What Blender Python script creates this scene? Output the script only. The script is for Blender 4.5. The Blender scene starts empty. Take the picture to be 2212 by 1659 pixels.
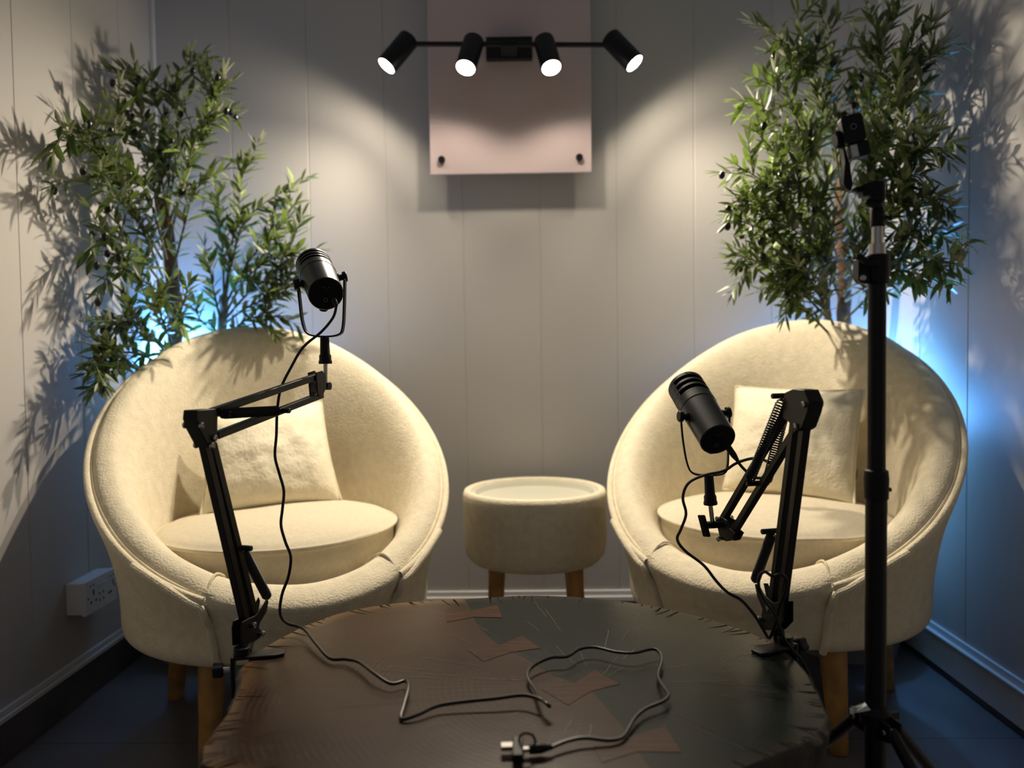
import bpy, bmesh, math, random
from mathutils import Vector, Matrix, noise
from mathutils.geometry import delaunay_2d_cdt

PI = math.pi
rnd = random.Random(7)
scene = bpy.context.scene
COL = scene.collection
V = Vector

# ------------------------------------------------------------------ camera
W, H, F = 2212.0, 1659.0, 1700.0
CAM_H = 0.90
ROLL = math.radians(0.75)
Yc = V(((1130 - 1106) / F, (829.5 - 765) / F, -1)).normalized()
Zc = V((-math.sin(ROLL), math.cos(ROLL), 0.0377))
Zc = (Zc - Yc * Zc.dot(Yc)).normalized()
Xc = Yc.cross(Zc)
M3 = Matrix((Xc, Yc, Zc))            # camera -> world (rows are the world axes in camera space)
CAM = V((0, 0, CAM_H))
cam_data = bpy.data.cameras.new('camera')
cam_data.sensor_width = 36.0
cam_data.lens = F / W * 36.0
cam_data.clip_start = 0.02
cam = bpy.data.objects.new('camera', cam_data)
COL.objects.link(cam)
cam.matrix_world = Matrix.Translation(CAM) @ M3.to_4x4()
scene.camera = cam
cam_data.dof.use_dof = True
cam_data.dof.focus_distance = 1.45
cam_data.dof.aperture_fstop = 2.4


def ray(u, v):
    return M3 @ V(((u - W / 2) / F, (H / 2 - v) / F, -1))


def P(u, v, d):                       # point seen at (u, v) that stands d metres into the room
    r = ray(u, v)
    return CAM + r * (d / r.y)


def PZ(u, v, z):                      # point seen at (u, v) lying at height z
    r = ray(u, v)
    return CAM + r * ((z - CAM_H) / r.z)


def PP(u, v, q, n):                   # point seen at (u, v) on the plane through q with normal n
    r = ray(u, v)
    return CAM + r * ((q - CAM).dot(n) / r.dot(n))


# ------------------------------------------------------------------ object helpers
class MB:
    def __init__(self):
        self.v, self.f, self.m = [], [], []

    def add(self, vs, fs, mi=0):
        o = len(self.v)
        self.v += [V(p) for p in vs]
        self.f += [[i + o for i in f] for f in fs]
        self.m += [mi] * len(fs)
        return self

    def box(self, c, size, rot=None, mi=0):
        R = rot or Matrix.Identity(3)
        sx, sy, sz = [s / 2 for s in size]
        vs = [V(c) + R @ V((x * sx, y * sy, z * sz)) for x in (-1, 1) for y in (-1, 1) for z in (-1, 1)]
        return self.add(vs, [(0, 1, 3, 2), (4, 6, 7, 5), (0, 4, 5, 1), (2, 3, 7, 6), (0, 2, 6, 4), (1, 5, 7, 3)], mi)

    def tube(self, pts, rad, n=10, closed=False, mi=0):
        pts = [V(p) for p in pts]
        N = len(pts)
        rads = rad if isinstance(rad, (list, tuple)) else [rad] * N
        vs, up = [], None
        for i in range(N):
            a = pts[(i - 1) % N] if (closed or i > 0) else pts[i]
            b = pts[(i + 1) % N] if (closed or i < N - 1) else pts[i]
            t = (b - a)
            t = t.normalized() if t.length > 1e-9 else V((0, 0, 1))
            if up is None:
                up = t.orthogonal().normalized()
            up = (up - t * up.dot(t))
            up = up.normalized() if up.length > 1e-6 else t.orthogonal().normalized()
            w = t.cross(up)
            for k in range(n):
                q = 2 * PI * k / n
                vs.append(pts[i] + (up * math.cos(q) + w * math.sin(q)) * rads[i])
        fs = []
        for i in range(N if closed else N - 1):
            j = (i + 1) % N
            for k in range(n):
                k2 = (k + 1) % n
                fs.append((i * n + k, i * n + k2, j * n + k2, j * n + k))
        if not closed:
            fs.append(tuple(range(n - 1, -1, -1)))
            fs.append(tuple((N - 1) * n + k for k in range(n)))
        return self.add(vs, fs, mi)

    def sweep(self, pts, ref, w, t, mi=0):          # flat strip, w wide along ref, t thick
        pts = [V(p) for p in pts]
        N = len(pts)
        ref = V(ref)
        vs = []
        for i in range(N):
            a, b = pts[max(i - 1, 0)], pts[min(i + 1, N - 1)]
            tt = (b - a).normalized()
            n1 = (ref - tt * ref.dot(tt)).normalized()
            n2 = tt.cross(n1)
            for x, y in ((-1, -1), (1, -1), (1, 1), (-1, 1)):
                vs.append(pts[i] + n1 * (x * w / 2) + n2 * (y * t / 2))
        fs = [(3, 2, 1, 0)]
        for i in range(N - 1):
            for k in range(4):
                k2 = (k + 1) % 4
                fs.append((i * 4 + k, i * 4 + k2, i * 4 + 4 + k2, i * 4 + 4 + k))
        fs.append(tuple((N - 1) * 4 + k for k in range(4)))
        return self.add(vs, fs, mi)

    def lathe(self, prof, c=(0, 0, 0), axis=(0, 0, 1), n=32, mi=0):   # prof: [(r, s)] along the axis from c
        c, ax = V(c), V(axis).normalized()
        up = ax.orthogonal().normalized()
        w = ax.cross(up)
        vs, fs, rings = [], [], []
        for r, s in prof:
            if r < 1e-6:
                rings.append([len(vs)])
                vs.append(c + ax * s)
            else:
                st = len(vs)
                rings.append(list(range(st, st + n)))
                for k in range(n):
                    q = 2 * PI * k / n
                    vs.append(c + ax * s + (up * math.cos(q) + w * math.sin(q)) * r)
        for A, B in zip(rings[:-1], rings[1:]):
            for k in range(n):
                k2 = (k + 1) % n
                if len(A) == 1 and len(B) == 1:
                    continue
                if len(A) == 1:
                    fs.append((A[0], B[k2], B[k]))
                elif len(B) == 1:
                    fs.append((A[k], A[k2], B[0]))
                else:
                    fs.append((A[k], A[k2], B[k2], B[k]))
        return self.add(vs, fs, mi)

    def cyl(self, a, b, r, n=16, mi=0, bev=0.0):
        a, b = V(a), V(b)
        L = (b - a).length
        if bev:
            pr = [(0, 0), (r - bev, 0), (r, bev), (r, L - bev), (r - bev, L), (0, L)]
        else:
            pr = [(0, 0), (r, 0), (r, L), (0, L)]
        return self.lathe(pr, a, b - a, n, mi)

    def prism(self, poly, off, mi=0):               # polygon of 3-D points pushed along off
        n = len(poly)
        vs = [V(p) for p in poly] + [V(p) + V(off) for p in poly]
        fs = [tuple(range(n)), tuple(range(2 * n - 1, n - 1, -1))]
        for k in range(n):
            k2 = (k + 1) % n
            fs.append((k, n + k, n + k2, k2))
        return self.add(vs, fs, mi)

    def bar(self, a, b, side, w, t, mi=0):          # square bar from a to b, t along side, w across
        a, b, side = V(a), V(b), V(side).normalized()
        x = (b - a).normalized()
        y = x.cross(side).normalized()
        return self.prism([a + side * (i * t / 2) + y * (j * w / 2) for i, j in ((-1, -1), (1, -1), (1, 1), (-1, 1))], b - a, mi)

    def build(self, name, mats, parent=None, smooth=True, bevel=0.0, angle=35, subsurf=0):
        me = bpy.data.meshes.new(name)
        me.from_pydata([tuple(p) for p in self.v], [], [tuple(f) for f in self.f])
        ml = mats if isinstance(mats, (list, tuple)) else [mats]
        for m in ml:
            me.materials.append(m)
        if len(ml) > 1:
            me.polygons.foreach_set('material_index', self.m)
        bm = bmesh.new()
        bm.from_mesh(me)
        bmesh.ops.recalc_face_normals(bm, faces=bm.faces)
        bm.to_mesh(me)
        bm.free()
        o = bpy.data.objects.new(name, me)
        COL.objects.link(o)
        if parent:
            o.parent = parent
            o.matrix_parent_inverse = parent_inv(parent)
        if smooth:
            me.polygons.foreach_set('use_smooth', [True] * len(me.polygons))
            me.set_sharp_from_angle(angle=math.radians(angle))
        if bevel:
            b = o.modifiers.new('bevel', 'BEVEL')
            b.width = bevel
            b.segments = 2
            b.limit_method = 'ANGLE'
            b.angle_limit = math.radians(40)
        if subsurf:
            s = o.modifiers.new('subsurf', 'SUBSURF')
            s.levels = s.render_levels = subsurf
        me.update()
        return o


def world_m(o):
    m = Matrix.LocRotScale(o.location, o.rotation_euler, o.scale)
    return m


def parent_inv(p):                    # geometry is given in room coordinates
    if p.get('_local'):
        return Matrix.Identity(4)
    m = world_m(p)
    q = p.parent
    while q:
        m = world_m(q) @ m if not q.get('_local') else m
        q = q.parent
    return m.inverted() if p.type == 'EMPTY' else Matrix.Identity(4)


def thing(name, label, cat, loc=(0, 0, 0), rz=0.0, group=None, local=False):
    o = bpy.data.objects.new(name, None)
    COL.objects.link(o)
    o.empty_display_size = 0.05
    o.location = loc
    o.rotation_euler = (0, 0, rz)
    o['label'] = label
    o['category'] = cat
    if group:
        o['group'] = group
    if local:
        LOCALS.append(o)
        o['_local'] = 1
    return o


LOCALS = []


def tag(o, label, cat, group=None):
    o['label'] = label
    o['category'] = cat
    if group:
        o['group'] = group
    return o


def structure(o):
    o['kind'] = 'structure'
    return o


def smoothpath(pts, k=6):
    pts = [V(p) for p in pts]
    out = []
    n = len(pts)
    for i in range(n - 1):
        p0, p1, p2, p3 = pts[max(i - 1, 0)], pts[i], pts[i + 1], pts[min(i + 2, n - 1)]
        for j in range(k):
            t = j / k
            out.append(0.5 * ((2 * p1) + (p2 - p0) * t + (2 * p0 - 5 * p1 + 4 * p2 - p3) * t * t + (3 * p1 - p0 - 3 * p2 + p3) * t ** 3))
    out.append(pts[-1])
    return out


def prof_smooth(pts, k=4):
    return [(p.x, p.y) for p in smoothpath([V((a, b, 0)) for a, b in pts], k)]


# ------------------------------------------------------------------ materials
def mat(name, color, rough=0.5, metal=0.0, spec=0.5, sheen=0.0, bump=None, var=None, emis=None):
    m = bpy.data.materials.new(name)
    m.use_nodes = True
    nt = m.node_tree
    b = nt.nodes['Principled BSDF']
    b.inputs['Base Color'].default_value = (*color, 1)
    b.inputs['Roughness'].default_value = rough
    b.inputs['Metallic'].default_value = metal
    b.inputs['Specular IOR Level'].default_value = spec
    if sheen:
        b.inputs['Sheen Weight'].default_value = sheen
        b.inputs['Sheen Roughness'].default_value = 0.5
        b.inputs['Sheen Tint'].default_value = (*color, 1)
    tc = nt.nodes.new('ShaderNodeTexCoord')
    if bump:
        scale, strength, dist = bump
        nz = nt.nodes.new('ShaderNodeTexNoise')
        nz.inputs['Scale'].default_value = scale
        nz.inputs['Detail'].default_value = 4
        nt.links.new(tc.outputs['Object'], nz.inputs['Vector'])
        bp = nt.nodes.new('ShaderNodeBump')
        bp.inputs['Strength'].default_value = strength
        bp.inputs['Distance'].default_value = dist
        nt.links.new(nz.outputs['Fac'], bp.inputs['Height'])
        nt.links.new(bp.outputs['Normal'], b.inputs['Normal'])
    if var:
        scale, amt = var
        nz = nt.nodes.new('ShaderNodeTexNoise')
        nz.inputs['Scale'].default_value = scale
        nz.inputs['Detail'].default_value = 3
        nt.links.new(tc.outputs['Object'], nz.inputs['Vector'])
        cr = nt.nodes.new('ShaderNodeValToRGB')
        cr.color_ramp.elements[0].position = 0.3
        cr.color_ramp.elements[1].position = 0.7
        cr.color_ramp.elements[0].color = (*[c * (1 - amt) for c in color], 1)
        cr.color_ramp.elements[1].color = (*[min(1, c * (1 + amt)) for c in color], 1)
        nt.links.new(nz.outputs['Fac'], cr.inputs['Fac'])
        nt.links.new(cr.outputs['Color'], b.inputs['Base Color'])
    if emis:
        b.inputs['Emission Color'].default_value = (*emis[0], 1)
        b.inputs['Emission Strength'].default_value = emis[1]
    return m


M_WALL = mat('painted_panelling', (0.47, 0.445, 0.415), 0.55, spec=0.3, bump=(60, 0.05, 0.002))
M_TRIM = mat('white_trim', (0.66, 0.64, 0.61), 0.35)
M_BASE = mat('dark_baseboard', (0.085, 0.074, 0.068), 0.4, var=(8, 0.25))
M_FABRIC = mat('cream_boucle', (0.74, 0.66, 0.49), 0.95, spec=0.1, sheen=0.25, bump=(210, 0.55, 0.004), var=(45, 0.07))
M_CUSH = mat('cream_weave', (0.62, 0.55, 0.41), 0.95, spec=0.1, sheen=0.2, bump=(420, 0.4, 0.002), var=(90, 0.06))
M_PILLOW = mat('cream_pillow_fabric', (0.78, 0.71, 0.54), 0.95, spec=0.1, sheen=0.3, bump=(120, 0.5, 0.004), var=(30, 0.06))
M_LEG = mat('golden_wood', (0.42, 0.22, 0.06), 0.35, var=(18, 0.3))
M_BLACK = mat('black_metal', (0.006, 0.006, 0.0065), 0.42, spec=0.28)
M_BLACKP = mat('black_plastic', (0.006, 0.006, 0.0065), 0.5, spec=0.25)
M_MIC = mat('mic_black', (0.008, 0.0078, 0.0075), 0.32, spec=0.5)
M_DARK = mat('recess_black', (0.003, 0.003, 0.003), 0.9, spec=0.1)
M_CHROME = mat('chrome', (0.6, 0.57, 0.54), 0.22, metal=1.0)
M_BOLT = mat('bolt_steel', (0.5, 0.48, 0.46), 0.3, metal=1.0)
M_CABLE = mat('black_cable', (0.006, 0.006, 0.006), 0.4, spec=0.35)
M_GREYC = mat('grey_marking', (0.16, 0.16, 0.16), 0.6)
M_LABEL = mat('silver_label', (0.62, 0.62, 0.60), 0.45)
M_PLASTIC = mat('white_plastic', (0.70, 0.68, 0.64), 0.35)
M_PANEL = mat('pink_acrylic', (0.58, 0.47, 0.475), 0.28, spec=0.5)
M_POT = mat('pale_grey_pot', (0.33, 0.32, 0.31), 0.6)
M_TRUNK = mat('olive_bark', (0.12, 0.062, 0.030), 0.8, bump=(40, 0.7, 0.01), var=(25, 0.5))
M_STEM = mat('olive_twig', (0.12, 0.13, 0.06), 0.7)
M_OLIVE = mat('black_olive', (0.008, 0.008, 0.012), 0.3)
M_SOIL = mat('pot_soil', (0.03, 0.02, 0.015), 0.9, bump=(60, 0.8, 0.01))
M_TAB = mat('grey_tab', (0.10, 0.10, 0.105), 0.5)
M_LAMP = mat('lamp_lens', (1, 0.95, 0.85), 0.4, emis=((1, 0.92, 0.78), 30))
M_TRAY = mat('tray_insert', (0.60, 0.58, 0.46), 0.35)


def leaf_material():
    m = bpy.data.materials.new('olive_leaf')
    m.use_nodes = True
    nt = m.node_tree
    b = nt.nodes['Principled BSDF']
    at = nt.nodes.new('ShaderNodeAttribute')
    at.attribute_name = 'tone'
    cr = nt.nodes.new('ShaderNodeValToRGB')
    e = cr.color_ramp.elements
    e[0].position, e[0].color = 0.0, (0.022, 0.038, 0.017, 1)
    e[1].position, e[1].color = 1.0, (0.22, 0.30, 0.055, 1)
    x = e.new(0.5)
    x.color = (0.058, 0.085, 0.030, 1)
    nt.links.new(at.outputs['Fac'], cr.inputs['Fac'])
    ge = nt.nodes.new('ShaderNodeNewGeometry')
    mx = nt.nodes.new('ShaderNodeMix')
    mx.data_type = 'RGBA'
    nt.links.new(ge.outputs['Backfacing'], mx.inputs[0])
    nt.links.new(cr.outputs['Color'], mx.inputs[6])
    mx.inputs[7].default_value = (0.23, 0.25, 0.16, 1)
    nt.links.new(mx.outputs[2], b.inputs['Base Color'])
    b.inputs['Roughness'].default_value = 0.42
    b.inputs['Specular IOR Level'].default_value = 0.4
    tr = nt.nodes.new('ShaderNodeBsdfTranslucent')
    tr.inputs['Color'].default_value = (0.25, 0.38, 0.06, 1)
    ms = nt.nodes.new('ShaderNodeMixShader')
    ms.inputs[0].default_value = 0.18
    nt.links.new(b.outputs[0], ms.inputs[1])
    nt.links.new(tr.outputs[0], ms.inputs[2])
    nt.links.new(ms.outputs[0], nt.nodes['Material Output'].inputs['Surface'])
    return m


M_LEAF = leaf_material()


def floor_material():
    m = mat('charcoal_tile', (0.16, 0.142, 0.132), 0.33)
    nt = m.node_tree
    b = nt.nodes['Principled BSDF']
    tc = nt.nodes.new('ShaderNodeTexCoord')
    br = nt.nodes.new('ShaderNodeTexBrick')
    br.offset = 0.0
    br.inputs['Scale'].default_value = 1.0
    br.inputs['Brick Width'].default_value = 0.6
    br.inputs['Row Height'].default_value = 0.6
    br.inputs['Mortar Size'].default_value = 0.002
    br.inputs['Color1'].default_value = (0.16, 0.142, 0.132, 1)
    br.inputs['Color2'].default_value = (0.168, 0.15, 0.14, 1)
    br.inputs['Mortar'].default_value = (0.05, 0.05, 0.05, 1)
    nt.links.new(tc.outputs['Object'], br.inputs['Vector'])
    nz = nt.nodes.new('ShaderNodeTexNoise')
    nz.inputs['Scale'].default_value = 6
    nz.inputs['Detail'].default_value = 6
    nt.links.new(tc.outputs['Object'], nz.inputs['Vector'])
    mx = nt.nodes.new('ShaderNodeMix')
    mx.data_type = 'RGBA'
    mx.blend_type = 'MULTIPLY'
    mx.inputs[0].default_value = 0.5
    nt.links.new(br.outputs['Color'], mx.inputs[6])
    nt.links.new(nz.outputs['Fac'], mx.inputs[7])
    nt.links.new(mx.outputs[2], b.inputs['Base Color'])
    mr = nt.nodes.new('ShaderNodeMapRange')
    mr.inputs['To Min'].default_value = 0.26
    mr.inputs['To Max'].default_value = 0.45
    nt.links.new(nz.outputs['Fac'], mr.inputs['Value'])
    nt.links.new(mr.outputs['Result'], b.inputs['Roughness'])
    return m


def wood_top(name, base, line, sap, rough, line_amt):
    """table top: growth rings about the pith, radial hairlines, paler sapwood toward the bark"""
    m = bpy.data.materials.new(name)
    m.use_nodes = True
    nt = m.node_tree
    N, L = nt.nodes, nt.links
    b = N['Principled BSDF']
    tc = N.new('ShaderNodeTexCoord')
    mp = N.new('ShaderNodeMapping')
    mp.inputs['Location'].default_value = (-0.08, -1.13, 0)
    L.new(tc.outputs['Object'], mp.inputs['Vector'])
    wv = N.new('ShaderNodeTexWave')
    wv.wave_type = 'RINGS'
    wv.rings_direction = 'Z'
    wv.inputs['Scale'].default_value = 34
    wv.inputs['Distortion'].default_value = 3.0
    wv.inputs['Detail'].default_value = 3
    wv.inputs['Detail Scale'].default_value = 0.7
    L.new(mp.outputs['Vector'], wv.inputs['Vector'])
    r1 = N.new('ShaderNodeValToRGB')
    r1.color_ramp.elements[0].position = 0.80
    r1.color_ramp.elements[1].position = 0.98
    L.new(wv.outputs['Fac'], r1.inputs['Fac'])
    gate = N.new('ShaderNodeTexNoise')
    gate.inputs['Scale'].default_value = 9
    gate.inputs['Detail'].default_value = 5
    L.new(mp.outputs['Vector'], gate.inputs['Vector'])
    r2 = N.new('ShaderNodeValToRGB')
    r2.color_ramp.elements[0].position = 0.46
    r2.color_ramp.elements[1].position = 0.66
    L.new(gate.outputs['Fac'], r2.inputs['Fac'])
    mul = N.new('ShaderNodeMath')
    mul.operation = 'MULTIPLY'
    L.new(r1.outputs['Color'], mul.inputs[0])
    L.new(r2.outputs['Color'], mul.inputs[1])
    mul2 = N.new('ShaderNodeMath')
    mul2.operation = 'MULTIPLY'
    mul2.inputs[1].default_value = line_amt
    L.new(mul.outputs[0], mul2.inputs[0])
    # slow tone variation
    nz = N.new('ShaderNodeTexNoise')
    nz.inputs['Scale'].default_value = 3.5
    nz.inputs['Detail'].default_value = 4
    L.new(tc.outputs['Object'], nz.inputs['Vector'])
    cr = N.new('ShaderNodeValToRGB')
    cr.color_ramp.elements[0].position = 0.3
    cr.color_ramp.elements[1].position = 0.7
    cr.color_ramp.elements[0].color = (*[c * 0.75 for c in base], 1)
    cr.color_ramp.elements[1].color = (*[c * 1.25 for c in base], 1)
    L.new(nz.outputs['Fac'], cr.inputs['Fac'])
    m1 = N.new('ShaderNodeMix')
    m1.data_type = 'RGBA'
    L.new(mul2.outputs[0], m1.inputs[0])
    L.new(cr.outputs['Color'], m1.inputs[6])
    m1.inputs[7].default_value = (*line, 1)
    at = N.new('ShaderNodeAttribute')
    at.attribute_name = 'edge'
    ad = N.new('ShaderNodeMath')
    ad.operation = 'MULTIPLY_ADD'
    ad.inputs[1].default_value = 0.03
    L.new(gate.outputs['Fac'], ad.inputs[0])
    L.new(at.outputs['Fac'], ad.inputs[2])
    r3 = N.new('ShaderNodeValToRGB')
    r3.color_ramp.elements[0].position = 0.024
    r3.color_ramp.elements[0].color = (1, 1, 1, 1)
    r3.color_ramp.elements[1].position = 0.048
    r3.color_ramp.elements[1].color = (0, 0, 0, 1)
    L.new(ad.outputs[0], r3.inputs['Fac'])
    m2 = N.new('ShaderNodeMix')
    m2.data_type = 'RGBA'
    L.new(r3.outputs['Color'], m2.inputs[0])
    L.new(m1.outputs[2], m2.inputs[6])
    m2.inputs[7].default_value = (*sap, 1)
    L.new(m2.outputs[2], b.inputs['Base Color'])
    b.inputs['Specular IOR Level'].default_value = 0.14
    rr = N.new('ShaderNodeMapRange')
    rr.inputs['To Min'].default_value = rough
    rr.inputs['To Max'].default_value = rough + 0.12
    L.new(nz.outputs['Fac'], rr.inputs['Value'])
    L.new(rr.outputs['Result'], b.inputs['Roughness'])
    bp = N.new('ShaderNodeBump')
    bp.inputs['Strength'].default_value = 0.03
    bp.inputs['Distance'].default_value = 0.001
    L.new(wv.outputs['Fac'], bp.inputs['Height'])
    bp2 = N.new('ShaderNodeBump')
    bp2.inputs['Strength'].default_value = 0.10
    bp2.inputs['Distance'].default_value = 0.02
    L.new(nz.outputs['Fac'], bp2.inputs['Height'])
    L.new(bp.outputs['Normal'], bp2.inputs['Normal'])
    L.new(bp2.outputs['Normal'], b.inputs['Normal'])
    return m


M_TOPB = wood_top('brown_heartwood', (0.032, 0.0155, 0.009), (0.10, 0.065, 0.04), (0.10, 0.055, 0.025), 0.22, 0.35)
M_TOPS = wood_top('slate_stained_wood', (0.007, 0.0105, 0.0095), (0.03, 0.024, 0.018), (0.02, 0.018, 0.016), 0.20, 0.2)
M_BARK = mat('dark_bark_side', (0.035, 0.028, 0.022), 0.75, bump=(30, 0.8, 0.01), var=(14, 0.5))
M_CRACK = mat('dark_crack', (0.006, 0.004, 0.003), 0.9, spec=0.1)  # dark brown-black slivers for the drying cracks at the rim
M_HAIR = mat('hairline_filler', (0.15, 0.11, 0.07), 0.5)


def inlay_material():
    m = mat('walnut_inlay', (0.13, 0.062, 0.035), 0.3, spec=0.12)
    nt = m.node_tree
    b = nt.nodes['Principled BSDF']
    tc = nt.nodes.new('ShaderNodeTexCoord')
    mp = nt.nodes.new('ShaderNodeMapping')
    mp.inputs['Scale'].default_value = (6, 110, 1)
    mp.inputs['Rotation'].default_value = (0, 0, -0.2)
    nt.links.new(tc.outputs['Object'], mp.inputs['Vector'])
    nz = nt.nodes.new('ShaderNodeTexNoise')
    nz.inputs['Scale'].default_value = 2.2
    nz.inputs['Detail'].default_value = 4
    nt.links.new(mp.outputs['Vector'], nz.inputs['Vector'])
    cr = nt.nodes.new('ShaderNodeValToRGB')
    cr.color_ramp.elements[0].position = 0.35
    cr.color_ramp.elements[0].color = (0.020, 0.008, 0.0045, 1)
    cr.color_ramp.elements[1].position = 0.65
    cr.color_ramp.elements[1].color = (0.068, 0.028, 0.014, 1)
    nt.links.new(nz.outputs['Fac'], cr.inputs['Fac'])
    nt.links.new(cr.outputs['Color'], b.inputs['Base Color'])
    return m


M_INLAY = inlay_material()

# ------------------------------------------------------------------ room shell
XL, XR, YB, YF, ZT = -1.18, 1.15, 2.55, -0.6, 2.45
PLANK = 0.2475


def panelled(name, a, b, start, inward):
    """wall of upright planks with shallow V joints from a to b (2-D points)"""
    a, b, n = V((*a, 0)), V((*b, 0)), V((*inward, 0))
    d = b - a
    Lw = d.length
    d.normalize()
    prof = [(0, 0)]
    s = start
    while s < Lw:
        prof += [(s - 0.0025, 0), (s - 0.0008, -0.0016), (s + 0.0008, -0.0016), (s + 0.0025, 0)]
        s += PLANK
    prof.append((Lw, 0))
    mb = MB()
    pts = [a + d * s + n * h for s, h in prof] + [b - n * 0.06, a - n * 0.06]
    mb.prism([p for p in pts], (0, 0, ZT))
    o = mb.build(name, M_WALL, smooth=False)
    return structure(o)


fl = MB().box(((XL + XR) / 2, (YB + YF) / 2, -0.03), (XR - XL + 0.12, YB - YF + 0.12, 0.06)).build('floor', floor_material(), smooth=False)
structure(fl)
xs = P(668, 400, YB).x
st = xs - XL
while st > PLANK:
    st -= PLANK
panelled('wall_back', (XL, YB), (XR, YB), st, (0, -1))
yl = XL / (ray(52, 820).x / ray(52, 820).y)
st = YB - yl
while st > PLANK:
    st -= PLANK
panelled('wall_left', (XL, YB + 0.06), (XL, YF), st + 0.06, (1, 0))
yr = XR / (ray(2090, 820).x / ray(2090, 820).y)
st = YB - yr
while st > PLANK:
    st -= PLANK
panelled('wall_right', (XR, YB + 0.06), (XR, YF), st + 0.06, (-1, 0))
structure(MB().box((XL + 0.007, YB - 0.007, ZT / 2 + 0.06), (0.014, 0.014, ZT - 0.12)).build('trim_1', M_TRIM, bevel=0.003))
structure(MB().box((XR - 0.007, YB - 0.007, ZT / 2 + 0.06), (0.014, 0.014, ZT - 0.12)).build('trim_2', M_TRIM, bevel=0.003))
# dark skirting with a thin white bead on the left and back, pale skirting on the right
structure(MB().box((XL + 0.006, (YB + YF) / 2, 0.046), (0.012, YB - YF, 0.092)).build('baseboard_left', M_BASE, bevel=0.002))
lm = MB().box((XL + 0.007, (YB + YF) / 2, 0.099), (0.014, YB - YF, 0.012)).box((XL + 0.004, (YB + YF) / 2, 0.113), (0.008, YB - YF, 0.014))
structure(lm.build('trim_3', M_TRIM, bevel=0.002))
structure(MB().box(((XL + XR) / 2, YB - 0.006, 0.046), (XR - XL, 0.012, 0.092)).build('baseboard_back', M_BASE, bevel=0.002))
bk = MB().box(((XL + XR) / 2, YB - 0.008, 0.101), (XR - XL, 0.016, 0.018)).box(((XL + XR) / 2, YB - 0.004, 0.119), (XR - XL, 0.008, 0.018))
structure(bk.build('trim_4', M_TRIM, bevel=0.003))
rb = MB().box((XR - 0.006, (YB + YF) / 2, 0.062), (0.012, YB - YF, 0.084)).box((XR - 0.009, (YB + YF) / 2, 0.108), (0.018, YB - YF, 0.008)).box((XR - 0.004, (YB + YF) / 2, 0.121), (0.008, YB - YF, 0.018))
structure(rb.build('baseboard_right', M_TRIM, bevel=0.002))
structure(MB().box((XR - 0.003, (YB + YF) / 2, 0.01), (0.006, YB - YF, 0.02)).build('skirting_shade', M_BASE))  # dark strip standing in for the shadow below the pale skirting

# ------------------------------------------------------------------ tub chairs


def zr(phi):
    return 0.675 - 0.300 * math.cos(phi) - 0.035 * math.sin(phi) ** 2


def Rr(phi):
    return 0.45 - 0.042 * ((1 + math.cos(phi)) / 2) ** 1.5


def cp(phi, r, z):                    # front of the chair looks along -Y
    return V((r * math.sin(phi), -r * math.cos(phi), z))


ZB = 0.242


def smoothstep(a, b, x):
    t = min(1, max(0, (x - a) / (b - a)))
    return t * t * (3 - 2 * t)


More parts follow.
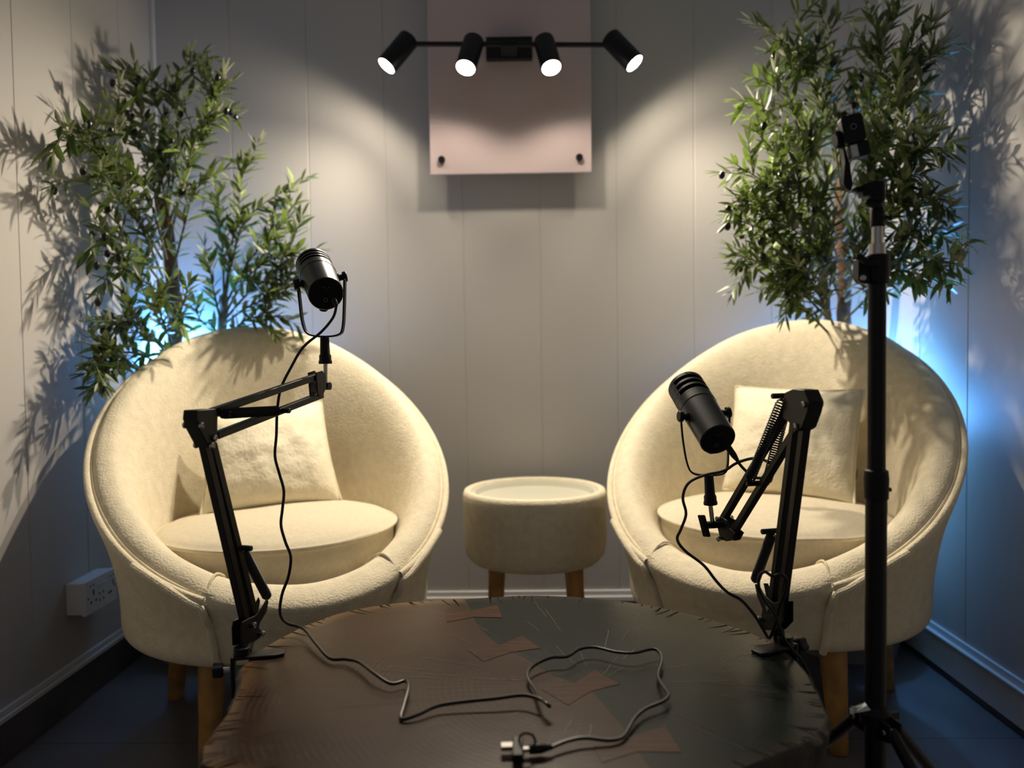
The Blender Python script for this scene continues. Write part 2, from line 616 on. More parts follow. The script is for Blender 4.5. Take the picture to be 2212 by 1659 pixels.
def make_chair(label, loc, rz, group):
    t = thing('tub_chair', label, 'armchair', loc, rz, group, local=True)
    NF = 120
    SE = math.radians(30.5)
    # inner padding: closed ring
    mb = MB()
    rings = []
    for i in range(NF):
        phi = 2 * PI * i / NF
        c = math.cos(phi)
        tt = (1 - c) / 2
        R, z = Rr(phi), zr(phi)
        D = z - 0.36
        D = max(D, 0.02)
        bp = 0.036 * (1 - tt) + 0.020 * tt
        fr = smoothstep(math.radians(40), math.radians(25), abs((phi + PI) % (2 * PI) - PI))
        pr = [(R - 0.030, z - 0.035), (R - 0.016 + 0.014 * fr, z - 0.008 + 0.0 * fr), (R - 0.022 + 0.010 * fr, z + 0.014),
              (R - 0.040, z + bp * 0.85), (R - 0.066, z + bp - 0.03 * D),
              (R - 0.098, z + bp * 0.6 - 0.15 * D), (R - 0.126, z + bp * 0.1 - 0.42 * D), (R - 0.150, z - 0.78 * D), (R - 0.165, 0.33)]
        pr = prof_smooth(pr, 3)
        ring = []
        for r, zz in pr:
            q = cp(phi, r, zz)
            ring.append(q + V((0, 0, 1)) * 0.0025 * noise.noise(q * 9))
        rings.append(ring)
    m = len(rings[0])
    vs = [p for r in rings for p in r]
    fs = [(i * m + k, ((i + 1) % NF) * m + k, ((i + 1) % NF) * m + k + 1, i * m + k + 1) for i in range(NF) for k in range(m - 1)]
    mb.add(vs, fs)
    mb.build('inner_padding', M_FABRIC, t, angle=80)
    # outer shell: sides and back with a rolled top edge
    mb = MB()
    rings = []
    n2 = 110
    for i in range(n2 + 1):
        phi = SE + (2 * PI - 2 * SE) * i / n2
        R, z = Rr(phi), zr(phi)
        pr = [(0.30, ZB + 0.004), (0.335, ZB), (0.356, ZB + 0.006), (0.368, ZB + 0.028)]
        for s in (0.2, 0.4, 0.6, 0.8, 0.93):
            pr.append((0.368 + (R + 0.002 - 0.368) * s ** 1.9, ZB + 0.03 + (z - ZB - 0.045) * s))
        pr += [(R + 0.003, z - 0.006), (R - 0.001, z + 0.004), (R - 0.010, z + 0.003), (R - 0.018, z - 0.012), (R - 0.030, z - 0.04)]
        pr = prof_smooth(pr, 3)
        rings.append([cp(phi, r, zz) for r, zz in pr])
    m = len(rings[0])
    mb.add([p for r in rings for p in r], [(i * m + k, (i + 1) * m + k, (i + 1) * m + k + 1, i * m + k + 1) for i in range(n2) for k in range(m - 1)])
    mb.build('outer_shell', M_FABRIC, t, angle=80)
    # front panel between the two welts
    mb = MB()
    rings = []
    n3 = 24
    for i in range(n3 + 1):
        phi = -SE - 0.02 + (2 * SE + 0.04) * i / n3
        R, z = Rr(phi), zr(phi)
        pr = [(0.30, ZB + 0.004), (0.328, ZB + 0.001), (0.348, ZB + 0.008), (0.360, ZB + 0.03),
              (0.374, ZB + 0.07), (R - 0.022, z - 0.05), (R - 0.008, z - 0.022), (R - 0.004, z - 0.006), (R - 0.012, z + 0.012)]
        rings.append([cp(phi, r, zz) for r, zz in prof_smooth(pr, 3)])
    m = len(rings[0])
    mb.add([p for r in rings for p in r], [(i * m + k, (i + 1) * m + k, (i + 1) * m + k + 1, i * m + k + 1) for i in range(n3) for k in range(m - 1)])
    mb.build('front_panel', M_FABRIC, t, angle=80)
    # bottom
    mb = MB().lathe([(0, ZB + 0.01), (0.335, ZB + 0.006), (0.335, ZB + 0.02), (0, ZB + 0.03)], n=48)
    mb.build('base_board', M_DARK, t)
    # welt down both edges of the front panel and along the rim seam
    for sgn in (-1, 1):
        mb = MB()
        ph = sgn * SE
        R, z = Rr(ph), zr(ph)
        pts = [cp(ph + sgn * 0.40, Rr(ph + sgn * .40) + 0.002, zr(ph + sgn * 0.40) - 0.003), cp(ph + sgn * 0.2, Rr(ph + sgn * .2) + 0.003, zr(ph + sgn * 0.2) - 0.003),
               cp(ph + sgn * 0.07, R + 0.004, z - 0.004), cp(ph + sgn * 0.012, R + 0.001, z - 0.016), cp(ph, R - 0.006, z - 0.04)]
        for s in (0.7, 0.5, 0.3, 0.1):
            pts.append(cp(ph, 0.366 + (R - 0.012 - 0.366) * s ** 1.3, ZB + 0.015 + (z - ZB - 0.04) * s))
        pts.append(cp(ph, 0.352, ZB + 0.003))
        mb.tube(smoothpath(pts, 4), 0.0085, 10)
        mb.build('welt', M_FABRIC, t)
    mb = MB()
    pts = [cp(SE * 1.02 + (2 * PI - 2.04 * SE) * i / 100, Rr(SE + (2 * PI - 2 * SE) * i / 100) - 0.0165, zr(SE * 1.02 + (2 * PI - 2.04 * SE) * i / 100) + 0.001) for i in range(101)]
    mb.tube(pts, 0.0042, 8)
    for sgn in (-1, 1):               # seam across the roll at the ends of the front arc
        ph = sgn * SE
        R, z = Rr(ph), zr(ph)
        D = max(z - 0.40, 0.02)
        bpp = 0.038
        pts = [cp(ph, R - 0.004, z - 0.004), cp(ph, R - 0.022, z + 0.017), cp(ph, R - 0.045, z + bpp * 0.93), cp(ph, R - 0.068, z + bpp * 0.97 - 0.02 * D), cp(ph, R - 0.100, z + bpp * 0.6 - 0.15 * D), cp(ph, R - 0.124, z - 0.38 * D)]
        mb.tube(smoothpath(pts, 4), 0.0028, 8)
    mb.build('piping', M_FABRIC, t)
    # seat cushion
    pr = [(0, 0.508), (0.10, 0.507), (0.20, 0.501), (0.262, 0.489), (0.282, 0.480), (0.290, 0.476), (0.289, 0.469), (0.283, 0.463), (0.281, 0.44), (0.276, 0.40), (0.26, 0.37), (0, 0.36)]
    mb = MB().lathe(prof_smooth(pr, 3), n=72)
    for i, p in enumerate(mb.v):
        mb.v[i] = V((p.x * 1.02, p.y, p.z + 0.004 * noise.noise(p * 7)))
    so = mb.build('seat_cushion', M_CUSH, t, angle=80)
    mb = MB().tube([V((0.2935 * math.cos(q), 0.288 * math.sin(q), 0.4745)) for q in [2 * PI * i / 72 for i in range(72)]], 0.0035, 8, closed=True)
    mb.build('cushion_piping', M_CUSH, so)
    # legs
    for a in (-40, 40, 127, -127):
        ph = math.radians(a)
        top, bot = cp(ph, 0.285, ZB + 0.012), cp(ph, 0.315, 0.0)
        ax = bot - top
        L = ax.length
        MB().lathe([(0, 0), (0.030, 0), (0.031, 0.01), (0.020, L - 0.004), (0.018, L), (0, L)], top, ax, 20).build('leg', M_LEG, t)
    return t


CH1 = V((-0.625, 1.985, 0))
CH2 = V((0.645, 2.045, 0))
FA1, FA2 = math.radians(-64), math.radians(-121)
make_chair('cream boucle tub chair at the left, beside the wall socket, before the shorter tree', CH1, FA1 + PI / 2, None)
ch2 = make_chair('cream boucle tub chair at the right, partly hidden by the black stand pole', CH2, FA2 + PI / 2, None)


mb = MB().sweep(smoothpath([P(1852, 1036, 2.185), P(1855, 1014, 2.185), P(1864, 1004, 2.19), P(1874, 1002, 2.195), P(1884, 1006, 2.20), P(1888, 1036, 2.20)], 4), V((0.3, 1, 0)), 0.010, 0.009)
mb.bar(P(1851, 1036, 2.185), P(1888, 1038, 2.20), V((0.3, 1, 0)), 0.006, 0.010)
tag_mesh = mb.build('grey_tab', M_TAB, None, bevel=0.001)
tag_mesh.parent = ch2
tag_mesh.matrix_parent_inverse = world_m(ch2).inverted()
tag_mesh['label'] = 'grey tab sewn inside the chair'


def make_pillow(label, BL, BR_, TR, TL, seed):
    """a filled square pillow spanning four corner points"""
    c = (BL + BR_ + TR + TL) / 4
    nrm = (BR_ - BL).cross(TL - BL).normalized()
    N = 40
    mb = MB()

    def surf(a, b, s):
        x = a * (1 - 0.05 * (1 - b * b) * abs(a) ** 3)
        y = b * (1 - 0.05 * (1 - a * a) * abs(b) ** 3)
        u, v = (x + 1) / 2, (y + 1) / 2
        q0 = (BL * (1 - u) + BR_ * u) * (1 - v) + (TL * (1 - u) + TR * u) * v
        th = 0.060 * max(0, (1 - abs(a) ** 2.4)) ** 0.6 * max(0, (1 - abs(b) ** 2.4)) ** 0.6
        q = V((x * 1.5 + seed, y * 1.5, s))
        th *= 1 + 0.14 * noise.noise(q) + 0.09 * noise.noise(q * 2.3) + 0.05 * noise.noise(q * 5)
        return q0 + nrm * (s * th)
    for s in (-1, 1):
        vs = [surf(-1 + 2 * i / N, -1 + 2 * j / N, s) for i in range(N + 1) for j in range(N + 1)]
        fs = [(i * (N + 1) + j, (i + 1) * (N + 1) + j, (i + 1) * (N + 1) + j + 1, i * (N + 1) + j + 1) for i in range(N) for j in range(N)]
        mb.add(vs, fs)
    edge = [surf(-1 + 2 * i / N, -1, 0) for i in range(N)] + [surf(1, -1 + 2 * i / N, 0) for i in range(N)]
    edge += [surf(1 - 2 * i / N, 1, 0) for i in range(N)] + [surf(-1, 1 - 2 * i / N, 0) for i in range(N)]
    base = thing('throw_pillow', label, 'pillow', (BL + BR_) / 2)
    o = mb.build('pillow_body', M_PILLOW, base, angle=80)
    bm = bmesh.new()
    bm.from_mesh(o.data)
    bmesh.ops.remove_doubles(bm, verts=bm.verts, dist=0.0004)
    bmesh.ops.recalc_face_normals(bm, faces=bm.faces)
    bm.to_mesh(o.data)
    bm.free()
    MB().tube(edge, 0.0032, 8, closed=True).build('pillow_piping', M_PILLOW, base)
    return base


make_pillow('square cream throw pillow leaning in the left tub chair', P(432, 1116, 1.99), P(738, 1083, 2.17), P(694, 866, 2.29), P(448, 903, 2.11), 1.3)
make_pillow('square cream throw pillow leaning in the right tub chair', P(1562, 1057, 2.27), P(1846, 1092, 2.04), P(1867, 842, 2.15), P(1590, 835, 2.37), 5.1)

# ------------------------------------------------------------------ drum side table
ST = V((0.028, 2.265, 0))
t = thing('side_table', 'round cream upholstered drum side table on wooden legs between the two tub chairs', 'side table', ST)
ztop, zbot, rs = 0.515, 0.305, 0.207
pr = [(0, zbot), (rs - 0.05, zbot), (rs - 0.022, zbot + 0.006), (rs - 0.006, zbot + 0.025), (rs, zbot + 0.06), (rs, ztop - 0.04), (rs, ztop - 0.015), (rs - 0.004, ztop - 0.004), (rs - 0.013, ztop), (rs - 0.022, ztop - 0.004), (rs - 0.026, ztop - 0.014), (rs - 0.026, ztop - 0.03), (0, ztop - 0.03)]
MB().lathe(pr, ST, n=64).build('drum_body', M_FABRIC, t, angle=50)
MB().lathe([(0, ztop - 0.030), (rs - 0.0265, ztop - 0.030), (rs - 0.0265, ztop - 0.010), (rs - 0.034, ztop - 0.010), (rs - 0.042, ztop - 0.024), (0, ztop - 0.024)], ST, n=64).build('tray_top', M_TRAY, t)
for a in (-42, -138, 42, 138):
    q = math.radians(a)
    d0 = V((math.cos(q), math.sin(q), 0))
    top, bot = ST + d0 * 0.145 + V((0, 0, zbot + 0.01)), ST + d0 * 0.165
    L = (bot - top).length
    MB().lathe([(0, 0), (0.024, 0), (0.024, 0.01), (0.016, L - 0.004), (0.014, L), (0, L)], top, bot - top, 20).build('leg', M_LEG, t)

# ------------------------------------------------------------------ stump coffee table
ZTAB = 0.42
outline_px = [(425, 1655), (431, 1618), (452, 1582), (482, 1545), (503, 1505), (513, 1472), (519, 1440), (545, 1412), (590, 1384), (650, 1353), (720, 1327), (800, 1309), (880, 1299), (1000, 1292), (1090, 1287), (1165, 1285), (1260, 1289), (1370, 1301), (1470, 1320), (1560, 1344), (1640, 1372), (1700, 1405), (1745, 1450), (1773, 1498), (1790, 1535), (1790, 1562), (1774, 1586), (1750, 1603), (1700, 1627), (1645, 1650)]
out2 = [PZ(u, v, ZTAB) for u, v in outline_px]
out2 = [V((p.x, p.y, 0)) for p in out2]
out2 += [V((0.16, 0.845, 0)), V((0.02, 0.815, 0)), V((-0.12, 0.815, 0)), V((-0.25, 0.84, 0)), V((-0.345, 0.885, 0))]
loop = smoothpath(out2 + [out2[0]], 5)[:-1]
for i, p in enumerate(loop):
    k = 0.0025 * noise.noise(V((p.x * 30, p.y * 30, 0)))
    loop[i] = p + V((p.x, p.y - 1.17, 0)).normalized() * k
CT = V((0.02, 1.17, 0))


def dist_edge(q):
    best = 9
    n = len(loop)
    for i in range(n):
        a, b = loop[i], loop[(i + 1) % n]
        ab = b - a
        s = max(0, min(1, (q - a).dot(ab) / max(ab.length_squared, 1e-12)))
        best = min(best, (q - a - ab * s).length)
    return best


table = thing('coffee_table', 'round tree-trunk slice coffee table, half brown and half slate black, with butterfly inlays', 'table', (CT.x, CT.y, 0))
top_loop = [CT + (p - CT) * (1 - 0.006 / (p - CT).length) for p in loop]
seam_px = [(1012, 1296), (1015, 1312), (1023, 1334), (1034, 1353), (1056, 1376), (1079, 1394), (1102, 1408), (1133, 1420), (1158, 1438), (1195, 1458), (1238, 1476), (1276, 1492), (1300, 1518), (1325, 1547), (1348, 1573), (1358, 1592), (1377, 1622), (1390, 1640), (1403, 1659)]
seam = [PZ(u, v, ZTAB) for u, v in seam_px]
seam = [V((p.x, p.y, 0)) for p in seam] + [V((0.145, 0.853, 0))]
nL = len(top_loop)
iA = min(range(nL), key=lambda i: (top_loop[i] - seam[0]).length)
iB = min(range(nL), key=lambda i: (top_loop[i] - seam[-1]).length)
verts2 = [p.to_2d() for p in top_loop]
edges = [(i, (i + 1) % nL) for i in range(nL)]
mid = seam[1:-1]
o0 = nL
verts2 += [p.to_2d() for p in mid]
chain = [iA] + list(range(o0, o0 + len(mid))) + [iB]
edges += list(zip(chain[:-1], chain[1:]))
g = 0.022
x0, x1 = min(p.x for p in top_loop), max(p.x for p in top_loop)
y0, y1 = min(p.y for p in top_loop), max(p.y for p in top_loop)


def inside(q, poly):
    c = False
    n = len(poly)
    for i in range(n):
        a, b = poly[i], poly[(i + 1) % n]
        if (a.y > q.y) != (b.y > q.y) and q.x < (b.x - a.x) * (q.y - a.y) / (b.y - a.y) + a.x:
            c = not c
    return c


yy = y0
while yy < y1:
    xx = x0
    while xx < x1:
        q = V((xx, yy, 0))
        if inside(q, top_loop) and dist_edge(q) > 0.012:
            verts2.append(q.to_2d())
        xx += g
    yy += g
rv, re, rf, *_ = delaunay_2d_cdt(verts2, edges, [], 1, 1e-5)
# slate side polygon
i, slate = iA, []
path = [top_loop[iA]] + mid + [top_loop[iB]]
idx = iB
arc = []
step = 1 if ((top_loop[(iA + 8) % nL] - V((0.3, 1.4, 0))).length < (top_loop[(iA - 8) % nL] - V((0.3, 1.4, 0))).length) else -1
j = iA
while j != iB:
    arc.append(top_loop[j])
    j = (j + step) % nL
slate = arc + list(reversed(path[1:]))
mb = MB()
vv = [V((p.x, p.y, ZTAB)) for p in rv]
fsB, fsS = [], []
for f in rf:
    c = sum((vv[k] for k in f), V((0, 0, 0))) / len(f)
    (fsS if inside(c, slate) else fsB).append(tuple(f))
mb.v = vv
mb.f = [list(f) for f in fsB + fsS]
mb.m = [0] * len(fsB) + [1] * len(fsS)
top_mb = mb
# trunk side with bark, drying cracks cut in from the rim as part of the bark mesh
mb = MB()
lev = [(0.0, ZTAB - 0.0), (0.006, ZTAB - 0.006), (0.004, ZTAB - 0.03), (-0.004, ZTAB - 0.08), (-0.015, 0.25), (-0.02, 0.12), (-0.012, 0.0)]
rings = []
for k, (dr, z) in enumerate(lev):
    ring = []
    for i, p in enumerate(top_loop):
        d = (p - CT).normalized()
        nn = 0 if k < 1 else 0.006 * noise.noise(V((p.x * 22, p.y * 22, z * 6))) + (0.004 * noise.noise(V((p.x * 70, p.y * 70, z * 12))))
        q = p + d * (dr + nn)
        ring.append(V((q.x, q.y, z)))
    rings.append(ring)
vs = [p for r in rings for p in r]
fs = [(k * nL + i, k * nL + (i + 1) % nL, (k + 1) * nL + (i + 1) % nL, (k + 1) * nL + i) for k in range(len(lev) - 1) for i in range(nL)]
mb.add(vs, fs)
mb.add(rings[-1], [tuple(range(nL))])
mb.build('trunk_side', M_BARK, table, angle=60)
mb = top_mb
r2 = random.Random(3)
for k in range(150):
    i = r2.randrange(nL)
    p = top_loop[i]
    d = (CT - p).normalized()
    d = (d + V((r2.uniform(-.25, .25), r2.uniform(-.25, .25), 0))).normalized()
    L = r2.choice([0.012, 0.018, 0.03, 0.045])
    w = r2.uniform(0.0006, 0.0016)
    s = V((-d.y, d.x, 0))
    a = p + d * 0.0005
    mb.add([V((*(a - s * w).to_2d(), ZTAB + 0.0004)), V((*(a + s * w).to_2d(), ZTAB + 0.0004)), V((*(a + d * L * .6 + s * w * .6 + s * r2.uniform(-.002, .002)).to_2d(), ZTAB + 0.0004)), V((*(a + d * L).to_2d(), ZTAB + 0.0004))], [(0, 1, 2), (0, 2, 3)], 2)
for k in range(64):                   # pale hairlines running out from the pith
    a = r2.uniform(0, 2 * PI)
    d = V((math.cos(a), math.sin(a), 0))
    pith = V((0.10, 1.13, 0))
    q = pith + d * r2.uniform(0.03, 0.30)
    if not inside(q, top_loop) or dist_edge(q) < 0.04:
        continue
    L = r2.uniform(0.03, 0.13)
    pts = []
    for s in range(6):
        pp = q + d * (L * s / 5) + V((-d.y, d.x, 0)) * r2.uniform(-.0012, .0012)
        pts.append(V((pp.x, pp.y, ZTAB + 0.0003)))
    if dist_edge(V((pts[-1].x, pts[-1].y, 0))) < 0.01 or not inside(pts[-1], top_loop):
        continue
    mb.sweep(pts, (0, 0, 1), 0.0002, r2.uniform(0.00018, 0.00042), mi=3)
top = mb.build('table_top', [M_TOPB, M_TOPS, M_CRACK, M_HAIR], table, angle=60)
me = top.data
at = me.attributes.new('edge', 'FLOAT', 'POINT')
at.data.foreach_set('value', [dist_edge(V((v.co.x + CT.x * 0, v.co.y, 0))) for v in me.vertices])

keys = [[(960, 1318), (1018, 1318), (1074, 1306), (1085, 1333), (1022, 1332), (965, 1343)],
        [(1011, 1404), (1076, 1394), (1128, 1372), (1168, 1399), (1103, 1408), (1045, 1428)],
        [(1169, 1487), (1238, 1476), (1285, 1447), (1339, 1476), (1276, 1492), (1227, 1522)],
        [(1282, 1611), (1350, 1593), (1436, 1567), (1472, 1623), (1377, 1622), (1300, 1646)]]
for k in keys:
    poly = [PZ(u, v, ZTAB + 0.0012) for u, v in k]
    c = sum(poly, V((0, 0, 0))) / 6
    mb = MB()
    tp = [V((*(p.to_2d()), ZTAB + 0.0006)) for p in poly]
    n = len(tp)
    mb.add(tp + [p - V((0, 0, 0.012)) for p in tp], [(0, 1, 4, 5), (1, 2, 3, 4)] + [(i, (i + 1) % n, n + (i + 1) % n, n + i) for i in range(n)])
    mb.build('butterfly_key', M_INLAY, table, smooth=False)


# ------------------------------------------------------------------ boom arms
def spring(mb, a, b, r=0.0074, wire=0.0014, turns=34):
    a, b = V(a), V(b)
    x = (b - a).normalized()
    u = x.orthogonal().normalized()
    w = x.cross(u)
    n = turns * 9
    pts = [a + (b - a) * (i / n) + (u * math.cos(2 * PI * turns * i / n) + w * math.sin(2 * PI * turns * i / n)) * (r * (0.35 + 0.65 * min(1, min(i, n - i) / 14))) for i in range(n + 1)]
    mb.tube(pts, wire, 5)


def make_arm(label, loc, q, h, side, spec):
    """q: a point on the arm's working plane, h: its horizontal direction, side +1/-1: which face looks at the camera"""
    t = thing('boom_arm', label, 'microphone arm', loc)
    n = V((h.y, -h.x, 0)).normalized() * side
    if n.dot(CAM - q) < 0:
        n = -n
    A = lambda u, v, off=0.0: PP(u, v, q + n * off, n)
    for a, b in spec['lower']:
        mb = MB().bar(A(*a), A(*b), n, 0.0125, 0.013)
        mb.build('lower_bar', M_BLACK, t, bevel=0.001)
    for a, b in spec['upper']:
        MB().bar(A(*a), A(*b), n, 0.0115, 0.012).build('upper_bar', M_BLACK, t, bevel=0.001)
    for nm in ('elbow', 'base', 'tip'):
        poly = [A(u, v, 0.0125) for u, v in spec[nm]]
        nmx = {'elbow': 'elbow_bracket', 'base': 'base_bracket', 'tip': 'tip_bracket'}[nm]
        if nm == 'elbow':
            mb = MB().prism(poly, -n * 0.025)
        else:
            poly = [p - n * 0.003 for p in poly]
            mb = MB().prism(poly, -n * 0.0025)
            mb.prism([p - n * 0.0165 for p in poly], -n * 0.0025)
        mb.build(nmx, M_BLACK, t, bevel=0.0012)
    for u, v in spec['bolts']:
        c = A(u, v, 0.0125)
        MB().lathe([(0, -0.03), (0.0036, -0.03), (0.0052, -0.029), (0.0052, -0.0258), (0.0030, -0.0255), (0.0030, 0.0), (0.0048, 0.0004), (0.0048, 0.0034), (0.0030, 0.0044), (0.0030, 0.0030), (0, 0.0030)], c, n, 14).build('bolt', M_BOLT, t)
    for a, b, off in spec['springs']:
        mb = MB()
        spring(mb, A(*a, off), A(*b, off))
        mb.build('spring', M_BLACK, t)
    for u, v in spec['pins']:
        c = A(u, v)
        MB().cyl(c - n * 0.020, c + n * 0.021, 0.0045, 14, bev=0.0008).build('spring_pin', M_BLACK, t)
    return t, A, n


# left arm
T1 = P(702, 830, 1.50)
b1 = P(545, 1345, 1.275)
h1 = (T1 - b1)
h1.z = 0
h1.normalize()
left_spec = dict(
    lower=[((433, 925), (533, 1358)), ((456, 958), (551, 1345))],
    upper=[((452, 892), (688, 812)), ((466, 941), (694, 853))],
    elbow=[(426, 886), (466, 883), (471, 894), (470, 945), (463, 966), (452, 967), (430, 925), (424, 905)],
    base=[(545, 1335), (556, 1330), (570, 1313), (581, 1292), (584, 1300), (580, 1322), (566, 1345), (563, 1356), (574, 1368), (566, 1378), (541, 1396), (526, 1398), (524, 1360), (527, 1344)],
    tip=[(686, 805), (700, 800), (708, 812), (708, 838), (700, 858), (690, 855)],
    bolts=[(433, 919), (462, 946), (456, 962), (547, 1350), (566, 1369)],
    springs=[((476, 894), (602, 887), 0.014), ((524, 1186), (579, 1292), 0.0)],
    pins=[(473, 894), (604, 887), (520, 1183)])
left_arm, A1, n1 = make_arm('black spring boom arm clamped to the brown left edge of the coffee table', PZ(555, 1415, ZTAB), (b1 + T1) / 2, h1, 1, left_spec)
# right arm
T2 = P(1565, 1140, 1.45)
b2 = P(1674, 1335, 1.285)
h2 = (T2 - b2)
h2.z = 0
h2.normalize()
right_spec = dict(
    lower=[((1744, 885), (1687, 1330)), ((1719, 905), (1666, 1330))],
    upper=[((1704, 882), (1562, 1122)), ((1728, 915), (1580, 1157))],
    elbow=[(1695, 848), (1712, 840), (1737, 842), (1748, 868), (1744, 890), (1732, 924), (1720, 932), (1712, 918), (1692, 905), (1688, 880)],
    base=[(1626, 1262), (1632, 1290), (1643, 1316), (1640, 1332), (1632, 1346), (1650, 1362), (1672, 1362), (1688, 1345), (1688, 1300), (1665, 1302), (1645, 1285), (1634, 1262)],
    tip=[(1551, 1115), (1542, 1122), (1552, 1165), (1565, 1170), (1576, 1168), (1584, 1152), (1570, 1140), (1566, 1124)],
    bolts=[(1738, 874), (1720, 921), (1661, 1314), (1641, 1337), (1551, 1121), (1554, 1164)],
    springs=[((1690, 862), (1618, 1042), 0.014), ((1700, 870), (1656, 1044), -0.014), ((1668, 1152), (1630, 1256), 0.0)],
    pins=[(1693, 855), (1637, 1044), (1670, 1147)])
right_arm, A2, n2_ = make_arm('black folded spring boom arm clamped to the slate right edge of the coffee table', PZ(1665, 1388, ZTAB), (b2 + T2) / 2, h2, 1, right_spec)


def clamp(arm, pc, outward, post_top, tongue):
    """C clamp gripping the table rim at pc; outward points off the table, tongue: half length of the top plate"""
    o = V(outward).normalized()
    s = V((-o.y, o.x, 0))
    z = V((0, 0, 1))
    rot = Matrix((o, s, z)).transposed()
    edge = pc
    mb = MB().prism([edge + o * 0.014 - s * 0.013 + z * 0.001, edge + o * 0.014 + s * 0.013 + z * 0.001, edge - o * (tongue - 0.012) + s * 0.016 + z * 0.001, edge - o * tongue + s * 0.010 + z * 0.001, edge - o * tongue - s * 0.010 + z * 0.001, edge - o * (tongue - 0.012) - s * 0.016 + z * 0.001], z * 0.0045)
    mb.build('clamp_plate', M_BLACK, arm, bevel=0.001)
    mb = MB().box(edge + o * 0.017 - z * 0.028, (0.006, 0.028, 0.068), rot).box(edge + o * 0.004 - z * 0.061, (0.032, 0.028, 0.006), rot)
    mb.cyl(edge + o * 0.004 + z * 0.0055, edge + o * 0.004 + z * 0.018, 0.0125, 20)
    mb.build('clamp_body', M_BLACK, arm, bevel=0.001)
    return o, s, z


# left clamp
e1 = PZ(528, 1421, ZTAB)
mpost1 = PZ(536, 1416, ZTAB + 0.004)
out1 = V((-0.97, -0.25, 0)).normalized()
clamp(left_arm, V((*e1.to_2d(), ZTAB)), out1, None, 0.062)
MB().cyl(V((*PZ(531, 1415, ZTAB).to_2d(), ZTAB + 0.006)), A1(536, 1388), 0.0095, 18).build('post', M_BLACK, left_arm)
kc = V((*e1.to_2d(), ZTAB - 0.016)) + out1 * 0.022
MB().cyl(kc, kc + out1 * 0.012, 0.004, 12).build('clamp_screw', M_BOLT, left_arm)


def lobed(mb, c, ax, r, L, lobes=5):
    ax = V(ax).normalized()
    u = ax.orthogonal().normalized()
    w = ax.cross(u)
    n = 40
    ring = [(u * math.cos(2 * PI * i / n) + w * math.sin(2 * PI * i / n)) * (r * (1 + 0.12 * math.cos(lobes * 2 * PI * i / n))) for i in range(n)]
    prof = [(0.8, 0), (1, 0.12), (1, 0.85), (0.85, 1)]
    vs = [c + ax * (L * s) + q * k for k, s in prof for q in ring]
    fs = [(a * n + i, a * n + (i + 1) % n, (a + 1) * n + (i + 1) % n, (a + 1) * n + i) for a in range(3) for i in range(n)]
    fs += [tuple(range(n)), tuple(3 * n + i for i in range(n))]
    mb.add(vs, fs)


mb = MB()
lobed(mb, kc + out1 * 0.010, out1, 0.0115, 0.016)
mb.build('clamp_knob', M_BLACKP, left_arm)
# right clamp
e2 = PZ(1692, 1398, ZTAB)
out2v = V((0.86, 0.5, 0)).normalized()
clamp(right_arm, V((*e2.to_2d(), ZTAB)), out2v, None, 0.062)
MB().cyl(V((*PZ(1684, 1392, ZTAB).to_2d(), ZTAB + 0.006)), A2(1680, 1352), 0.0095, 18).build('post', M_BLACK, right_arm)
kc = V((*e2.to_2d(), ZTAB - 0.004)) + out2v * 0.020
MB().cyl(kc, kc + out2v * 0.012, 0.004, 12).build('clamp_screw', M_BOLT, right_arm)
mb = MB()
lobed(mb, kc + out2v * 0.008, out2v, 0.0135, 0.018)
mb.build('clamp_knob', M_BLACKP, right_arm)


def riser(arm, rod_b, rod_t, sl_b, sl_t):
    MB().cyl(rod_b, rod_t, 0.0042, 14).build('mount_rod', M_CHROME, arm)
    L = (sl_t - sl_b).length
    MB().lathe([(0, 0), (0.0125, 0), (0.013, 0.004), (0.0115, 0.008), (0.0115, 0.016), (0.0095, 0.019), (0.0085, L - 0.002), (0.0075, L), (0, L)], sl_b, sl_t - sl_b, 20).build('mount_sleeve', M_BLACKP, arm)


DL = 1.505
riser(left_arm, P(703, 832, DL), P(703, 780, DL), P(703, 786, DL), P(701, 728, DL))
MB().cyl(P(703, 834, DL) - n1 * 0.012, P(703, 834, DL) + n1 * 0.010, 0.0075, 16).build('tip_joint', M_BLACKP, left_arm)
DR = 1.455
riser(right_arm, P(1540, 1135, DR), P(1534, 1085, DR), P(1535, 1090, DR), P(1531, 1026, DR))
c = P(1545, 1133, DR)
MB().cyl(c + n2_ * -0.012, c + n2_ * 0.018, 0.007, 16).build('tip_joint', M_BLACKP, right_arm)
kx = (P(1515, 1134, DR - 0.02) - c).normalized()
mb = MB().cyl(c, c + kx * 0.026, 0.005, 12)
kr = P(1521, 1136, DR - 0.018)
kz = (P(1517, 1114, DR - 0.018) - P(1528, 1156, DR - 0.018)).normalized()
mb.bar(kr + kz * 0.021, kr - kz * 0.021, kx, 0.013, 0.009)
mb.build('thumb_knob', M_BLACKP, right_arm, bevel=0.002)


